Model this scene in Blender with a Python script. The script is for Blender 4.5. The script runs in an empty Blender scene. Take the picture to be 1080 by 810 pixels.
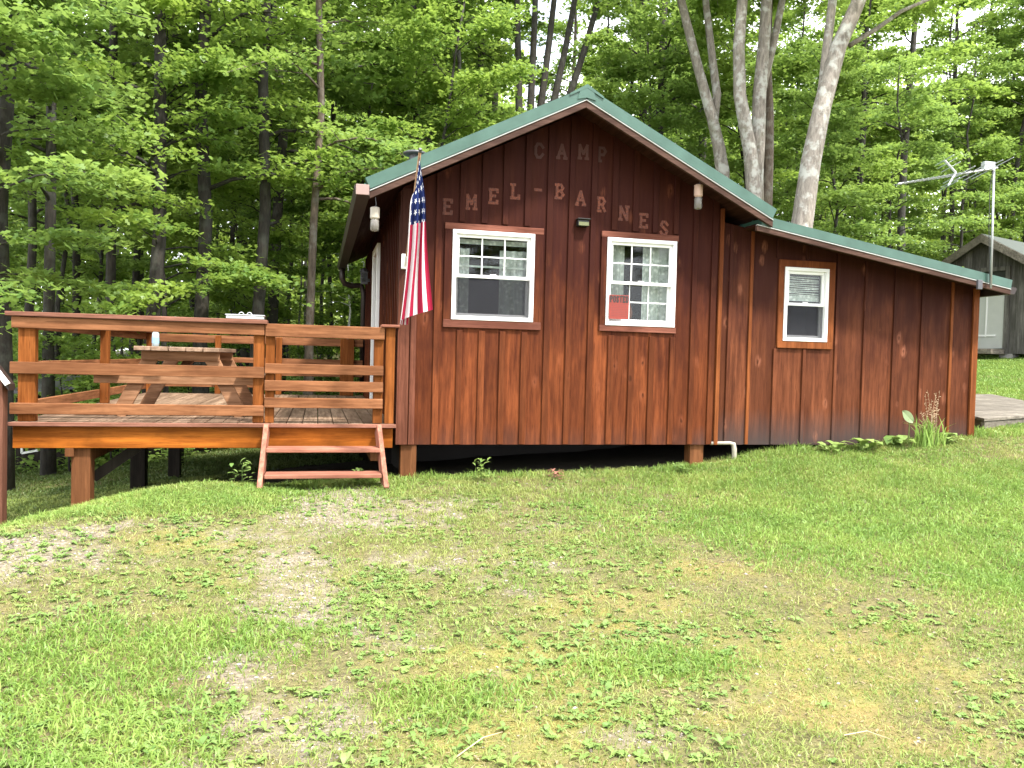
import bpy, math, random
import numpy as np
from mathutils import Vector, Matrix
random.seed(7); RNG = np.random.default_rng(7)
C = bpy.context.scene.collection
R = math.radians
# ---------------------------------------------------------------- camera model (solved from the vanishing points)
YAW, PITCH, ROLL, FPX = .238, -.030, .0257, 849.
_f = np.array([math.sin(YAW)*math.cos(PITCH), math.cos(YAW)*math.cos(PITCH), math.sin(PITCH)])
_r = np.array([math.cos(YAW), -math.sin(YAW), 0.]); _u = np.cross(_r, _f)
RR, UU = _r*math.cos(ROLL)+_u*math.sin(ROLL), -_r*math.sin(ROLL)+_u*math.cos(ROLL)
def ray(px, py): return _f + RR*(px-540)/FPX - UU*(py-405)/FPX
def at(px, py, Y):
    v = ray(px, py); return v*Y/v[1]
# ---------------------------------------------------------------- ground height
CP = np.array([(0,0,-1.58),(-1,3,-1.5),(.7,2.75,-1.5),(2.5,2.4,-1.5),(5,3,-1.42),(.85,7.6,-1.13),(3.85,7.6,-1.04),(5.0,7.6,-.86),
 (6.2,7.6,-.77),(7.2,7.6,-.72),(7.5,7.1,-.80),(8,8,-.66),(10,10.3,-.43),(7,5.5,-1.08),(4,5.3,-1.27),(1,5.3,-1.32),(-.5,5.2,-1.3),(-2.04,6,-1.2),(-1.83,6.3,-1.195),(-1.61,6.7,-1.17),(-1.37,7.08,-1.13),(-.95,7.2,-1.12),(-.6,7.3,-1.13),(-2.6,7.15,-1.66),(-2.9,6.6,-1.62),(-1.15,8.3,-1.42),(-.5,8.4,-1.38),
 (-.45,7.15,-1.17),(.62,7.15,-1.15),(-3.0,4.6,-1.36),(-3.4,6.0,-1.58),(-1.94,7.85,-1.52),(-1.95,10,-1.6),(-1.7,10.8,-1.6),(-4,14,-1.92),(-1.3,14.3,-1.7),(-4,9,-1.85),
 (-8,10,-2.1),(-3.4,7.6,-1.72),(-7,6,-1.8),(0,9,-1.28),(3,11,-1.2),(6,12,-.75),(12,13,-.05),(15.6,16.5,.32),(20,15,.6),(20,25,1.2),(4,16,-.9),(0,20,-1.5),(9,20,0.0),
 (0,38,-.6),(-15,20,-2.1),(-15,40,-2.0),(32,40,2.2),(30,10,1.0),(-3,-3,-1.6),(10,2,-1.25),(15,5,-.7),(-10,0,-1.7),(10,-10,-1.6),(-20,-20,-1.9),(25,-10,-1.),(0,65,2.),(40,65,2.5),(-30,65,-2),(-45,30,-2)])
def _phi(r): return r
_n = len(CP)
_d = np.hypot(CP[:,None,0]-CP[None,:,0], CP[:,None,1]-CP[None,:,1])
_A = np.zeros((_n+1,_n+1)); _A[:_n,:_n] = _phi(_d)-.03*np.eye(_n); _A[:_n,_n] = 1; _A[_n,:_n] = 1
_W = np.linalg.solve(_A, np.append(CP[:,2], 0.))
def vnoise(x, y, s, seed=0):
    x = np.asarray(x, float)*s+seed*17.3; y = np.asarray(y, float)*s-seed*9.1
    xi, yi = np.floor(x), np.floor(y); fx, fy = x-xi, y-yi
    fx, fy = fx*fx*(3-2*fx), fy*fy*(3-2*fy)
    def h(a, b):
        v = np.sin(a*127.1+b*311.7+seed*74.7)*43758.5453; return v-np.floor(v)
    return (h(xi,yi)*(1-fx)+h(xi+1,yi)*fx)*(1-fy)+(h(xi,yi+1)*(1-fx)+h(xi+1,yi+1)*fx)*fy
def gz(x, y, detail=True):
    x = np.asarray(x, float); y = np.asarray(y, float); shp = x.shape
    X, Y = np.clip(x.ravel(), -60, 60), np.clip(y.ravel(), -40, 75)
    out = np.empty(len(X))
    for i in range(0, len(X), 40000):
        d = np.sqrt((X[i:i+40000,None]-CP[None,:,0])**2+(Y[i:i+40000,None]-CP[None,:,1])**2+.2**2)
        out[i:i+40000] = d@_W[:_n]+_W[_n]
    if detail: out += (vnoise(X,Y,.9,3)-.5)*.05+(vnoise(X,Y,4,5)-.5)*.018
    return out.reshape(shp)
def gz1(x, y): return float(gz(np.array([x]), np.array([y]))[0])
def gpx(px, py):
    v = ray(px, py)
    if v[2] > -.01: v = v.copy(); v[2] = -.01
    t = 1.2/-v[2]
    for _ in range(30):
        p = v*t; t = t*.5+.5*(gz1(p[0], p[1])/v[2])
    return v*t
# ---------------------------------------------------------------- node helpers
class NT:
    def __init__(s, name):
        s.m = bpy.data.materials.new(name); s.m.use_nodes = True; s.t = s.m.node_tree; s.t.nodes.clear()
        s.out = s.n('ShaderNodeOutputMaterial')
    def n(s, typ, ins=None, **kw):
        nd = s.t.nodes.new(typ)
        for k, v in kw.items(): setattr(nd, k, v)
        for k, v in (ins or {}).items(): s.set(nd, k, v)
        return nd
    def set(s, nd, k, v):
        sock = nd.inputs[k]
        if hasattr(v, 'is_output'): s.t.links.new(v, sock)
        elif hasattr(v, 'outputs'): s.t.links.new(v.outputs[0], sock)
        else:
            if isinstance(v, (tuple, list)) and sock.type == 'RGBA' and len(v) == 3: v = (*v, 1)
            sock.default_value = v
    def pos(s, scale=(1,1,1), off=None):
        g = s.n('ShaderNodeNewGeometry'); v = g.outputs['Position']
        if off is not None:
            v = s.n('ShaderNodeVectorMath', {0: v, 1: off}, operation='ADD')
        return s.n('ShaderNodeVectorMath', {0: v, 1: scale}, operation='MULTIPLY')
    def attr(s, name): return s.n('ShaderNodeAttribute', attribute_name=name).outputs['Fac']
    def noise(s, v, scale, detail=4, rough=.5): return s.n('ShaderNodeTexNoise', {'Vector': v, 'Scale': scale, 'Detail': detail, 'Roughness': rough}).outputs['Fac']
    def math(s, op, a, b=0., clamp=False): return s.n('ShaderNodeMath', {0: a, 1: b}, operation=op, use_clamp=clamp).outputs[0]
    def ramp(s, f, stops):
        nd = s.n('ShaderNodeValToRGB', {'Fac': f}); e = nd.color_ramp.elements
        while len(e) < len(stops): e.new(.5)
        for el, (p, c) in zip(e, stops): el.position = p; el.color = (*c, 1) if len(c) == 3 else c
        return nd.outputs['Color']
    def rng(s, v, a, b, c=0., d=1.): return s.n('ShaderNodeMapRange', {'Value': v, 'From Min': a, 'From Max': b, 'To Min': c, 'To Max': d}).outputs[0]
    def mix(s, f, a, b, mode='MIX'):
        nd = s.t.nodes.new('ShaderNodeMix'); nd.data_type = 'RGBA'; nd.blend_type = mode
        for i, v in ((0, f), (6, a), (7, b)):
            if hasattr(v, 'is_output'): s.t.links.new(v, nd.inputs[i])
            else: nd.inputs[i].default_value = (*v, 1) if isinstance(v, tuple) and len(v) == 3 else v
        return nd.outputs[2]
    def bsdf(s, col, rough=.6, bump=None, bs=.3, bd=.01, **kw):
        b = s.n('ShaderNodeBsdfPrincipled'); s.set(b, 'Base Color', col); s.set(b, 'Roughness', rough)
        for k, v in kw.items(): s.set(b, k.replace('_', ' '), v)
        if bump is not None:
            bn = s.n('ShaderNodeBump', {'Height': bump, 'Strength': bs, 'Distance': bd}); s.set(b, 'Normal', bn.outputs['Normal'])
        return b
    def done(s, sh): s.set(s.out, 'Surface', sh); return s.m
def plain(name, col, rough=.5, metal=0., var=.15, scale=6.):
    t = NT(name); f = t.noise(t.pos(), scale, 5)
    c = t.mix(f, tuple(x*(1-var) for x in col), tuple(min(1, x*(1+var)) for x in col))
    return t.done(t.bsdf(c, rough, f, .15, .005, Metallic=metal))
def wood(name, c1, c2, axis='Z', dark=.5, knots=.5, rough=.6, low=None, grey=None, spec=.08, streak=26.):
    """stained timber: grain stretched along axis, each board shifted by its own rnd"""
    t = NT(name); r = t.attr('rnd')
    off = t.n('ShaderNodeCombineXYZ', {0: t.math('MULTIPLY', r, 13.7), 1: t.math('MULTIPLY', r, 31.1), 2: t.math('MULTIPLY', r, 57.3)})
    L = .07; sc = {'X': (L,1,1), 'Y': (1,L,1), 'Z': (1,1,L)}[axis]
    p = t.pos(sc, off)
    g1 = t.noise(p, streak, 5, .65); g2 = t.noise(p, 7, 3, .5)
    blotch = t.noise(t.pos((1,1,.45) if axis == 'Z' else (1,1,1), off), 3.2, 4, .6)
    c = t.mix(t.rng(g1, .36, .64), tuple(x*.82 for x in c1), tuple(x*1.12 for x in c2))
    c = t.mix(t.rng(g2, .42, .7, 0, .6), c, tuple(x*dark for x in c1))
    g3 = t.noise(p, streak*3.1, 3, .6); c = t.mix(t.rng(g3, .55, .72, 0, .6), c, tuple(x*.4 for x in c1))
    c = t.mix(t.rng(r, 0, 1, 0, .55), c, tuple(x*.55 for x in c1))
    if low is not None:          # darker with height: stain kept on sheltered boards, painted shade on the corner board
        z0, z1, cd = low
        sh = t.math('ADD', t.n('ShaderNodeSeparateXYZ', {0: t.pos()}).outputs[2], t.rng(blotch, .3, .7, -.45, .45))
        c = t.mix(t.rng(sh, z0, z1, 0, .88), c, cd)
    c = t.mix(t.rng(blotch, .5, .75, 0, .55), c, tuple(x*.42 for x in c1))
    if grey is not None:         # splash-back band at the foot of the boards
        z = t.math('ADD', t.n('ShaderNodeSeparateXYZ', {0: t.pos()}).outputs[2], t.rng(g2, .3, .7, -.06, .06))
        xx = t.n('ShaderNodeSeparateXYZ', {0: t.pos()}).outputs[0]
        m = t.math('MULTIPLY', t.rng(z, grey[0], grey[1], .8, 0), t.rng(xx, 3.6, 4.2, .25, 1))
        c = t.mix(m, c, (.045, .04, .04))
    if knots:
        kp = t.pos({'X': (1.3,4,4), 'Y': (4,1.3,4), 'Z': (5.5,5.5,2.9)}[axis], off)
        kn = t.n('ShaderNodeTexNoise', {'Vector': kp, 'Scale': 5., 'Detail': 3.}).outputs['Color']; kp = t.n('ShaderNodeVectorMath', {0: kp, 1: t.n('ShaderNodeVectorMath', {0: kn, 1: (.22,.22,.22)}, operation='MULTIPLY')}, operation='ADD')
        v = t.n('ShaderNodeTexVoronoi', {'Vector': kp, 'Scale': 1., 'Randomness': 1.}); d = v.outputs['Distance']
        keep = t.math('GREATER_THAN', t.n('ShaderNodeSeparateColor', {0: v.outputs['Color']}).outputs[0], .35)
        halo = t.math('MULTIPLY', t.math('MULTIPLY', t.rng(d, .05, .24, .8, 0), keep), t.rng(g3, .35, .62, 0, 1))
        c = t.mix(t.math('MULTIPLY', halo, min(.8, .35*knots)), c, tuple(min(.6, x*2.2+.04) for x in c2))
        core = t.math('MULTIPLY', t.rng(d, .04, .10, 1, 0), keep)
        c = t.mix(t.math('MULTIPLY', core, .85), c, tuple(x*.35 for x in c1))
    rr = t.rng(g1, .2, .8, rough+.12, rough-.1)
    return t.done(t.bsdf(c, rr, g1, .35, .004, **{'Specular_IOR_Level': spec}))
# ---------------------------------------------------------------- materials
M = {}
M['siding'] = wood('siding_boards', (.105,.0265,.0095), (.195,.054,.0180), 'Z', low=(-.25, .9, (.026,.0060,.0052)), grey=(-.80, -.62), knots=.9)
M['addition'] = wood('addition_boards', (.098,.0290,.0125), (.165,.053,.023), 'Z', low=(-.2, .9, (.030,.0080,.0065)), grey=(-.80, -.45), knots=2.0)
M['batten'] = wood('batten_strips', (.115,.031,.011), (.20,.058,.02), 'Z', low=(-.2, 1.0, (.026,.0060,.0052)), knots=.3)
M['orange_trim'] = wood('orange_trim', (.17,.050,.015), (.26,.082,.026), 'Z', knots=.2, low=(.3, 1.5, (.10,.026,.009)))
M['corner'] = wood('corner_board', (.105,.036,.021), (.165,.06,.036), 'Z', low=(-.1,.9,(.028,.009,.007)), knots=.3)  # darker upper part is shade painted into the board colour
M['trim_red'] = wood('faded_red_trim', (.15,.052,.034), (.22,.085,.058), 'X', knots=.2)
M['rake'] = wood('rake_board', (.070,.038,.029), (.115,.066,.050), 'X', knots=0)
M['soffit'] = wood('soffit_board', (.035,.013,.010), (.055,.02,.016), 'Y', knots=0)
M['deck_post'] = wood('deck_post', (.17,.050,.010), (.26,.085,.021), 'Z', knots=.3)
M['deck_rail'] = wood('deck_rail', (.180,.070,.030), (.30,.130,.060), 'X', knots=.5)
M['deck_rail_side'] = wood('deck_rail_side', (.180,.070,.030), (.30,.130,.060), 'Y', knots=.5)
M['rim'] = wood('deck_rim', (.23,.062,.008), (.37,.112,.015), 'X', knots=.9, streak=20.)
M['cap'] = wood('rail_cap_wood', (.20,.085,.055), (.30,.14,.10), 'X', knots=.2)
M['floor'] = wood('deck_floor', (.20,.125,.08), (.34,.235,.165), 'Y', knots=.2, dark=.45)
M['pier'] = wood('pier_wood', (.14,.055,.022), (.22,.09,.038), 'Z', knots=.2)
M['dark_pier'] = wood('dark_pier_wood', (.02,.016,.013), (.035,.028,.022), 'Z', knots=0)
M['step'] = wood('faded_pink_step', (.29,.115,.075), (.42,.19,.13), 'X', knots=.2)
M['step_side'] = wood('faded_pink_stringer', (.29,.115,.075), (.42,.19,.13), 'Z', knots=0)
M['table'] = wood('table_wood', (.27,.13,.065), (.42,.23,.13), 'X', knots=.4)
M['table_y'] = wood('table_plank', (.28,.18,.12), (.42,.29,.21), 'Y', knots=.3)
M['grey_z'] = wood('weathered_grey_siding', (.085,.08,.07), (.17,.16,.145), 'Z', knots=.3)
M['grey_x'] = wood('weathered_grey_plank', (.15,.13,.105), (.26,.23,.19), 'X', knots=.3)
M['brown_hut'] = wood('brown_hut_board', (.13,.055,.035), (.2,.09,.06), 'Z', knots=.2)
M['vinyl'] = plain('white_vinyl', (.80,.80,.80), .35, var=.03)
M['white'] = plain('white_paint', (.72,.72,.70), .5, var=.06)
M['door_white'] = plain('dull_white_door', (.42,.43,.40), .5, var=.08)
M['drip'] = plain('pale_drip_edge', (.42,.43,.42), .5)
M['black'] = plain('black_plastic', (.02,.02,.02), .4)
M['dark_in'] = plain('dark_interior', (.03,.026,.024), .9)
M['gutter'] = plain('brown_gutter', (.022,.013,.011), .5, var=.2)
M['gutter_end'] = plain('faded_gutter_end', (.28,.19,.17), .5)
M['alu'] = plain('aluminium', (.62,.63,.65), .35, .7, var=.1)
M['alu_dull'] = plain('dull_aluminium', (.42,.43,.44), .5, .3, var=.1)
M['steel_dark'] = plain('sooty_steel', (.10,.10,.11), .5, .5)
M['pvc'] = plain('pvc_pipe', (.38,.34,.28), .4)
M['terracotta'] = plain('bleached_lamp_cap', (.50,.34,.27), .6)
M['shade'] = plain('shed_shingle', (.05,.06,.05), .85, var=.35, scale=9)
M['rock'] = plain('grey_rock', (.25,.24,.22), .85, var=.35, scale=9)
M['paint'] = None
def t_metalroof():
    t = NT('green_metal_roof'); n = t.noise(t.pos((1,.25,1)), 5, 4)
    c = t.mix(t.rng(n, .3, .7), (.028,.075,.055), (.048,.112,.086))
    return t.done(t.bsdf(c, .38, n, .1, .004, Specular_IOR_Level=.6))
M['roof'] = t_metalroof()
def t_glass():
    t = NT('window_glass'); fr = t.n('ShaderNodeFresnel', {'IOR': 1.32})
    tr = t.n('ShaderNodeBsdfTransparent', {'Color': (.93,.95,.94,1)}); gl = t.n('ShaderNodeBsdfGlossy', {'Color': (.9,.9,.9,1), 'Roughness': .03})
    return t.done(t.n('ShaderNodeMixShader', {0: fr.outputs[0], 1: tr, 2: gl}))
M['glass'] = t_glass()
def t_screen():
    t = NT('insect_screen'); tr = t.n('ShaderNodeBsdfTransparent', {'Color': (.8,.8,.8,1)}); d = t.n('ShaderNodeBsdfDiffuse', {'Color': (.06,.06,.07,1)})
    return t.done(t.n('ShaderNodeMixShader', {0: .25, 1: tr, 2: d}))
M['screen'] = t_screen()
def t_curtain():
    t = NT('lace_curtain'); p = t.pos(); n = t.noise(p, 28, 4, .7); v = t.n('ShaderNodeTexVoronoi', {'Vector': p, 'Scale': 22.}).outputs['Distance']
    c = t.mix(t.rng(v, .2, .5), (.80,.82,.78), (.50,.54,.50)); c = t.mix(t.rng(n, .5, .7, 0, .5), c, (.2,.22,.2))
    return t.done(t.bsdf(c, .9))
M['curtain'] = t_curtain()
def t_bark(name, a, b, lich, lc=(.5,.52,.48)):
    t = NT(name); p = t.pos((1,1,.22)); n = t.noise(p, 22, 6, .7); m = t.noise(t.pos(), 5, 5, .6)
    c = t.mix(t.rng(n, .35, .65), a, b); c = t.mix(t.rng(m, .5, .62, 0, lich), c, lc)
    mo = t.noise(t.pos((1,1,.6)), 2.3, 4, .6); c = t.mix(t.rng(mo, .58, .7, 0, .5*lich), c, (.10,.10,.03))
    return t.done(t.bsdf(c, .9, n, .9, .02))
M['bark_dark'] = t_bark('dark_bark', (.014,.012,.009), (.045,.038,.03), .3, (.09,.10,.08))
M['bark_pale'] = t_bark('pale_maple_bark', (.14,.12,.10), (.33,.29,.25), .8, (.46,.46,.42))
M['bark_brown'] = t_bark('brown_bark', (.06,.042,.03), (.15,.115,.085), .3, (.3,.3,.26))
M['bark_white'] = t_bark('birch_bark', (.35,.35,.33), (.7,.7,.66), .2, (.08,.08,.07))
def t_leaf(name, a, b, yel, trans=.42, big=1.2, amt=.55):
    t = NT(name); r = t.attr('rnd'); n = t.noise(t.pos(), big, 3)
    c = t.mix(r, a, b); c = t.mix(t.rng(n, .42, .68, 0, amt), c, yel)
    d = t.n('ShaderNodeBsdfDiffuse', {'Color': c}); tl = t.n('ShaderNodeBsdfTranslucent', {'Color': t.mix(.5, c, yel)})
    gl = t.n('ShaderNodeBsdfGlossy', {'Color': (.6,.65,.6,1), 'Roughness': .45})
    m1 = t.n('ShaderNodeMixShader', {0: trans, 1: d, 2: tl})
    return t.done(t.n('ShaderNodeMixShader', {0: .035, 1: m1, 2: gl}))
M['leaf'] = t_leaf('maple_leaves', (.11,.21,.045), (.22,.34,.075), (.36,.48,.08), .55, .55)
M['leaf_cool'] = t_leaf('cool_leaves', (.11,.205,.05), (.21,.325,.08), (.33,.45,.09), .55, .8)
M['leaf_far'] = t_leaf('distant_leaves', (.16,.26,.05), (.30,.42,.09), (.48,.58,.12), .55, .25)
M['grass'] = t_leaf('grass_blades', (.14,.21,.045), (.28,.36,.085), (.36,.37,.12), .35, 2.2, .8)
M['lush'] = t_leaf('lush_grass_blades', (.115,.21,.04), (.235,.36,.07), (.31,.41,.09), .35, 2.2)
M['weed'] = t_leaf('weed_leaves', (.10,.19,.04), (.23,.33,.10), (.28,.36,.09), .3, 2.)
M['thatch'] = t_leaf('dry_thatch', (.16,.12,.06), (.42,.36,.19), (.30,.30,.10), .2, 3.)
M['painted_shade_grass'] = t_leaf('painted_shade_grass_blades', (.05,.085,.02), (.10,.145,.035), (.14,.17,.045), .25, 1.2)  # darker green blades, tree shade painted into their colour
M['moss'] = t_leaf('moss_tufts', (.22,.23,.055), (.31,.29,.09), (.26,.31,.07), .2, 2.)
M['dry'] = plain('dry_stalk', (.45,.34,.22), .9, var=.3)
# ---------------------------------------------------------------- mesh building
WPOS = {}
def mesh_obj(name, verts, faces, mat, parent=None, rnd=None, smooth=False, origin=None, bevel=0.):
    V = np.asarray(verts, float)
    if origin is None: origin = np.array([(V[:,0].min()+V[:,0].max())/2, (V[:,1].min()+V[:,1].max())/2, V[:,2].min()])
    me = bpy.data.meshes.new(name); me.from_pydata((V-origin).tolist(), [], [list(map(int, f)) for f in faces]); me.materials.append(mat)
    if rnd is not None:
        a = me.attributes.new('rnd', 'FLOAT', 'POINT'); a.data.foreach_set('value', np.asarray(rnd, np.float32))
    if smooth: me.polygons.foreach_set('use_smooth', [True]*len(me.polygons))
    me.update()
    return link(name, me, parent, origin, bevel)
def link(name, me, parent, origin, bevel=0.):
    o = bpy.data.objects.new(name, me); C.objects.link(o)
    base = WPOS[parent.name] if parent else np.zeros(3)
    o.parent = parent; o.location = Vector(np.asarray(origin)-base); WPOS[o.name] = np.asarray(origin, float)
    if bevel:
        b = o.modifiers.new('bevel', 'BEVEL'); b.width = bevel; b.segments = 1; b.limit_method = 'ANGLE'
    return o
def thing(name, label, cat, loc, group=None):
    o = bpy.data.objects.new(name, None); C.objects.link(o); o.location = loc; o.empty_display_size = .2
    WPOS[o.name] = np.array(loc, float); return tag(o, label, cat, group)
def tag(o, label, cat=None, group=None, kind=None):
    if label: o['label'] = label
    if cat: o['category'] = cat
    if group: o['group'] = group
    if kind: o['kind'] = kind
    return o
def smooth_mesh_fast(name, co, faces, rnd, mat):
    """co (n,3), faces (m,k) all same size"""
    me = bpy.data.meshes.new(name); n, (m, k) = len(co), faces.shape
    me.vertices.add(n); me.vertices.foreach_set('co', np.ascontiguousarray(co, np.float32).ravel())
    me.loops.add(m*k); me.loops.foreach_set('vertex_index', faces.astype(np.int32).ravel())
    me.polygons.add(m); me.polygons.foreach_set('loop_start', np.arange(0, m*k, k, dtype=np.int32))
    try: me.polygons.foreach_set('loop_total', np.full(m, k, dtype=np.int32))
    except Exception: pass
    a = me.attributes.new('rnd', 'FLOAT', 'POINT'); a.data.foreach_set('value', rnd.astype(np.float32))
    me.materials.append(mat); me.update(calc_edges=True); return me
class MB:
    def __init__(s): s.v, s.f, s.r = [], [], []
    def add(s, vs, fs, r=None):
        b = len(s.v); r = random.random() if r is None else r
        s.v += [tuple(map(float, p)) for p in vs]; s.r += [r]*len(vs); s.f += [[b+i for i in f] for f in fs]; return s
    def box(s, x0, x1, y0, y1, z0, z1, r=None, m=None):
        x0, x1 = min(x0,x1), max(x0,x1); y0, y1 = min(y0,y1), max(y0,y1); z0, z1 = min(z0,z1), max(z0,z1)
        P = [(x,y,z) for z in (z0,z1) for x,y in ((x0,y0),(x1,y0),(x1,y1),(x0,y1))]
        if m is not None: P = [tuple(m @ Vector(p)) for p in P]
        return s.add(P, [(3,2,1,0),(4,5,6,7),(0,1,5,4),(1,2,6,5),(2,3,7,6),(3,0,4,7)], r)
    def slant(s, x0, x1, y0, y1, zb0, zb1, zt0, zt1, r=None):
        if zt0-zb0 < 1e-3 and zt1-zb1 < 1e-3: return s
        P = [(x0,y0,zb0),(x1,y0,zb1),(x1,y1,zb1),(x0,y1,zb0),(x0,y0,zt0),(x1,y0,zt1),(x1,y1,zt1),(x0,y1,zt0)]
        return s.add(P, [(3,2,1,0),(4,5,6,7),(0,1,5,4),(1,2,6,5),(2,3,7,6),(3,0,4,7)], r)
    def beam(s, a, b, w, h, up=(0,0,1), r=None):
        a, b = Vector(a), Vector(b); d = (b-a); L = d.length; d.normalize(); u = Vector(up); sd = d.cross(u).normalized(); u = sd.cross(d)
        m = Matrix.Translation(a) @ Matrix((sd, d, u)).transposed().to_4x4()
        return s.box(-w/2, w/2, 0, L, -h/2, h/2, r, m)
    def tube(s, pts, rad, n=8, r=None, cap=True):
        pts = [Vector(p) for p in pts]; rad = rad if isinstance(rad, (list, tuple, np.ndarray)) else [rad]*len(pts)
        V, F = [], []
        for i, p in enumerate(pts):
            t = (pts[min(i+1, len(pts)-1)]-pts[max(i-1, 0)]).normalized(); q = Vector((0,0,1)) if abs(t.z) < .9 else Vector((1,0,0))
            if i == 0: a = t.cross(q).normalized()
            else: a = (a-t*a.dot(t)).normalized()
            b = t.cross(a)
            for k in range(n):
                th = 2*math.pi*k/n; V.append(p+(a*math.cos(th)+b*math.sin(th))*rad[i])
        for i in range(len(pts)-1):
            for k in range(n): F.append((i*n+k, i*n+(k+1)%n, (i+1)*n+(k+1)%n, (i+1)*n+k))
        if cap: F.append(tuple(range(n))[::-1]); F.append(tuple((len(pts)-1)*n+k for k in range(n)))
        return s.add(V, F, r)
    def lathe(s, c, prof, n=16, r=None):
        return s.tube([(c[0], c[1], c[2]+z) for z, _ in prof], [max(q, 1e-4) for _, q in prof], n, r)
    def build(s, name, mat, parent=None, bevel=0., smooth=False, origin=None):
        return mesh_obj(name, s.v, s.f, mat, parent, s.r, smooth, origin, bevel)
def box_obj(name, mat, parent, *a, bevel=.003): return MB().box(*a).build(name, mat, parent, bevel)
# stroke letters, unit square cells
LET = {'C': [(.85,.75,.6,1),(.6,1,.3,1),(.3,1,.12,.75),(.12,.75,.12,.25),(.12,.25,.3,0),(.3,0,.6,0),(.6,0,.85,.25)],
 'A': [(.1,0,.5,1),(.5,1,.9,0),(.27,.36,.73,.36),(0,0,.25,0),(.72,0,1,0)], 'M': [(.12,0,.12,1),(.12,1,.5,.35),(.5,.35,.88,1),(.88,1,.88,0),(0,0,.28,0),(.72,0,1,0)],
 'P': [(.2,0,.2,1),(.2,1,.65,1),(.65,1,.85,.75),(.85,.75,.65,.48),(.65,.48,.2,.48),(.05,0,.4,0)],
 'E': [(.2,0,.2,1),(.05,1,.85,1),(.2,.52,.65,.52),(.05,0,.85,0),(.85,1,.85,.82),(.85,0,.85,.18)],
 'L': [(.25,0,.25,1),(.05,1,.45,1),(.05,0,.85,0),(.85,0,.85,.22)], '-': [(.2,.5,.8,.5)],
 'B': [(.2,0,.2,1),(.05,1,.6,1),(.6,1,.8,.78),(.8,.78,.6,.53),(.2,.53,.6,.53),(.6,.53,.85,.27),(.85,.27,.6,0),(.6,0,.05,0)],
 'R': [(.2,0,.2,1),(.05,1,.6,1),(.6,1,.82,.75),(.82,.75,.6,.5),(.6,.5,.2,.5),(.5,.5,.85,0),(.05,0,.4,0)],
 'N': [(.15,0,.15,1),(.15,1,.85,0),(.85,0,.85,1),(0,0,.3,0),(.7,1,1,1)], 'S': [(.85,.78,.6,1),(.6,1,.3,1),(.3,1,.15,.75),(.15,.75,.8,.28),(.8,.28,.65,0),(.65,0,.3,0),(.3,0,.12,.22)],
 'O': [(.3,1,.7,1),(.7,1,.88,.7),(.88,.7,.88,.3),(.88,.3,.7,0),(.7,0,.3,0),(.3,0,.12,.3),(.12,.3,.12,.7),(.12,.7,.3,1)],
 'T': [(.5,0,.5,1),(.05,1,.95,1)], 'D': [(.18,0,.18,1),(.18,1,.6,1),(.6,1,.86,.7),(.86,.7,.86,.3),(.86,.3,.6,0),(.6,0,.18,0)]}
def letter(mb, ch, cx, cz, w, h, y, th, r=0.):
    for k, (x0, z0, x1, z1) in enumerate(LET[ch]):
        a = Vector((cx+(x0-.5)*w, cz+(z0-.5)*h)); b = Vector((cx+(x1-.5)*w, cz+(z1-.5)*h)); d = (b-a).normalized(); n = Vector((-d.y, d.x))*th/2; e = d*th*.35
        yy = y-k*.00006; q = [a-e-n, b+e-n, b+e+n, a-e+n]
        mb.add([(p.x, yy, p.y) for p in q]+[(p.x, y+.0012, p.y) for p in q], [(0,1,2,3),(4,7,6,5),(0,4,5,1),(1,5,6,2),(2,6,7,3),(3,7,4,0)], r)
# ================================================================= CABIN
YW = 7.6; WB = -.825; DK = -.63
def main_top(x): return 2.44-abs(x-2.45)*.505           # underside of the main roof above the wall plane
def add_top(x): return 1.44-(x-4.25)*.168
cabin = thing('cabin', 'dark red-brown board and batten cabin with green metal gable roof and lean-to', 'cabin', (3.9, 10.3, -1.1))
WIN = [(1.226,2.03,.37,1.222),(2.776,3.52,.37,1.24),(4.757,5.283,.274,1.051)]
XM = 4.0
def siding(x0, x1, ys, zb, top, holes, lines, mat):
    mb = MB(); br = {}
    for h in holes: pass
    xs = sorted({x0, x1, *[l for l in lines if x0 < l < x1], *[v for h in holes for v in h[:2] if x0 < v < x1]} | ({2.45} if x0 < 2.45 < x1 else set()))
    for a, b in zip(xs[:-1], xs[1:]):
        k = sum(1 for l in lines if l <= a+1e-4); r = br.setdefault(k, random.random()**1.3)
        zz = [(zb, None)]
        hs = [h for h in holes if h[0] <= a+1e-4 and h[1] >= b-1e-4]
        if hs:
            mb.slant(a, b, *ys, zb, zb, hs[0][2], hs[0][2], r); mb.slant(a, b, *ys, hs[0][3], hs[0][3], top(a), top(b), r)
        else: mb.slant(a, b, *ys, zb, zb, top(a), top(b), r)
    return mb
HOLES = [(w[0]+.01, w[1]-.01, w[2]+.01, w[3]-.01) for w in WIN]
ML = [1.065,1.288,1.5,1.706,1.923,2.147,2.37,2.597,2.817,3.039,3.255,3.483,3.704,3.916]
AL = [4.121,4.361,4.66,5.009,5.389,5.74,6.111,6.465,6.85]
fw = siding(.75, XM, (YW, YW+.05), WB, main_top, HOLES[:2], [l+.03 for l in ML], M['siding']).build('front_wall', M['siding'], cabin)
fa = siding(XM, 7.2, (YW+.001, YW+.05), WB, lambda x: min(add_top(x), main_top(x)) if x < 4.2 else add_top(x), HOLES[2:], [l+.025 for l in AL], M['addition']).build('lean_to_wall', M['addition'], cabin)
mb = MB()
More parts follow.
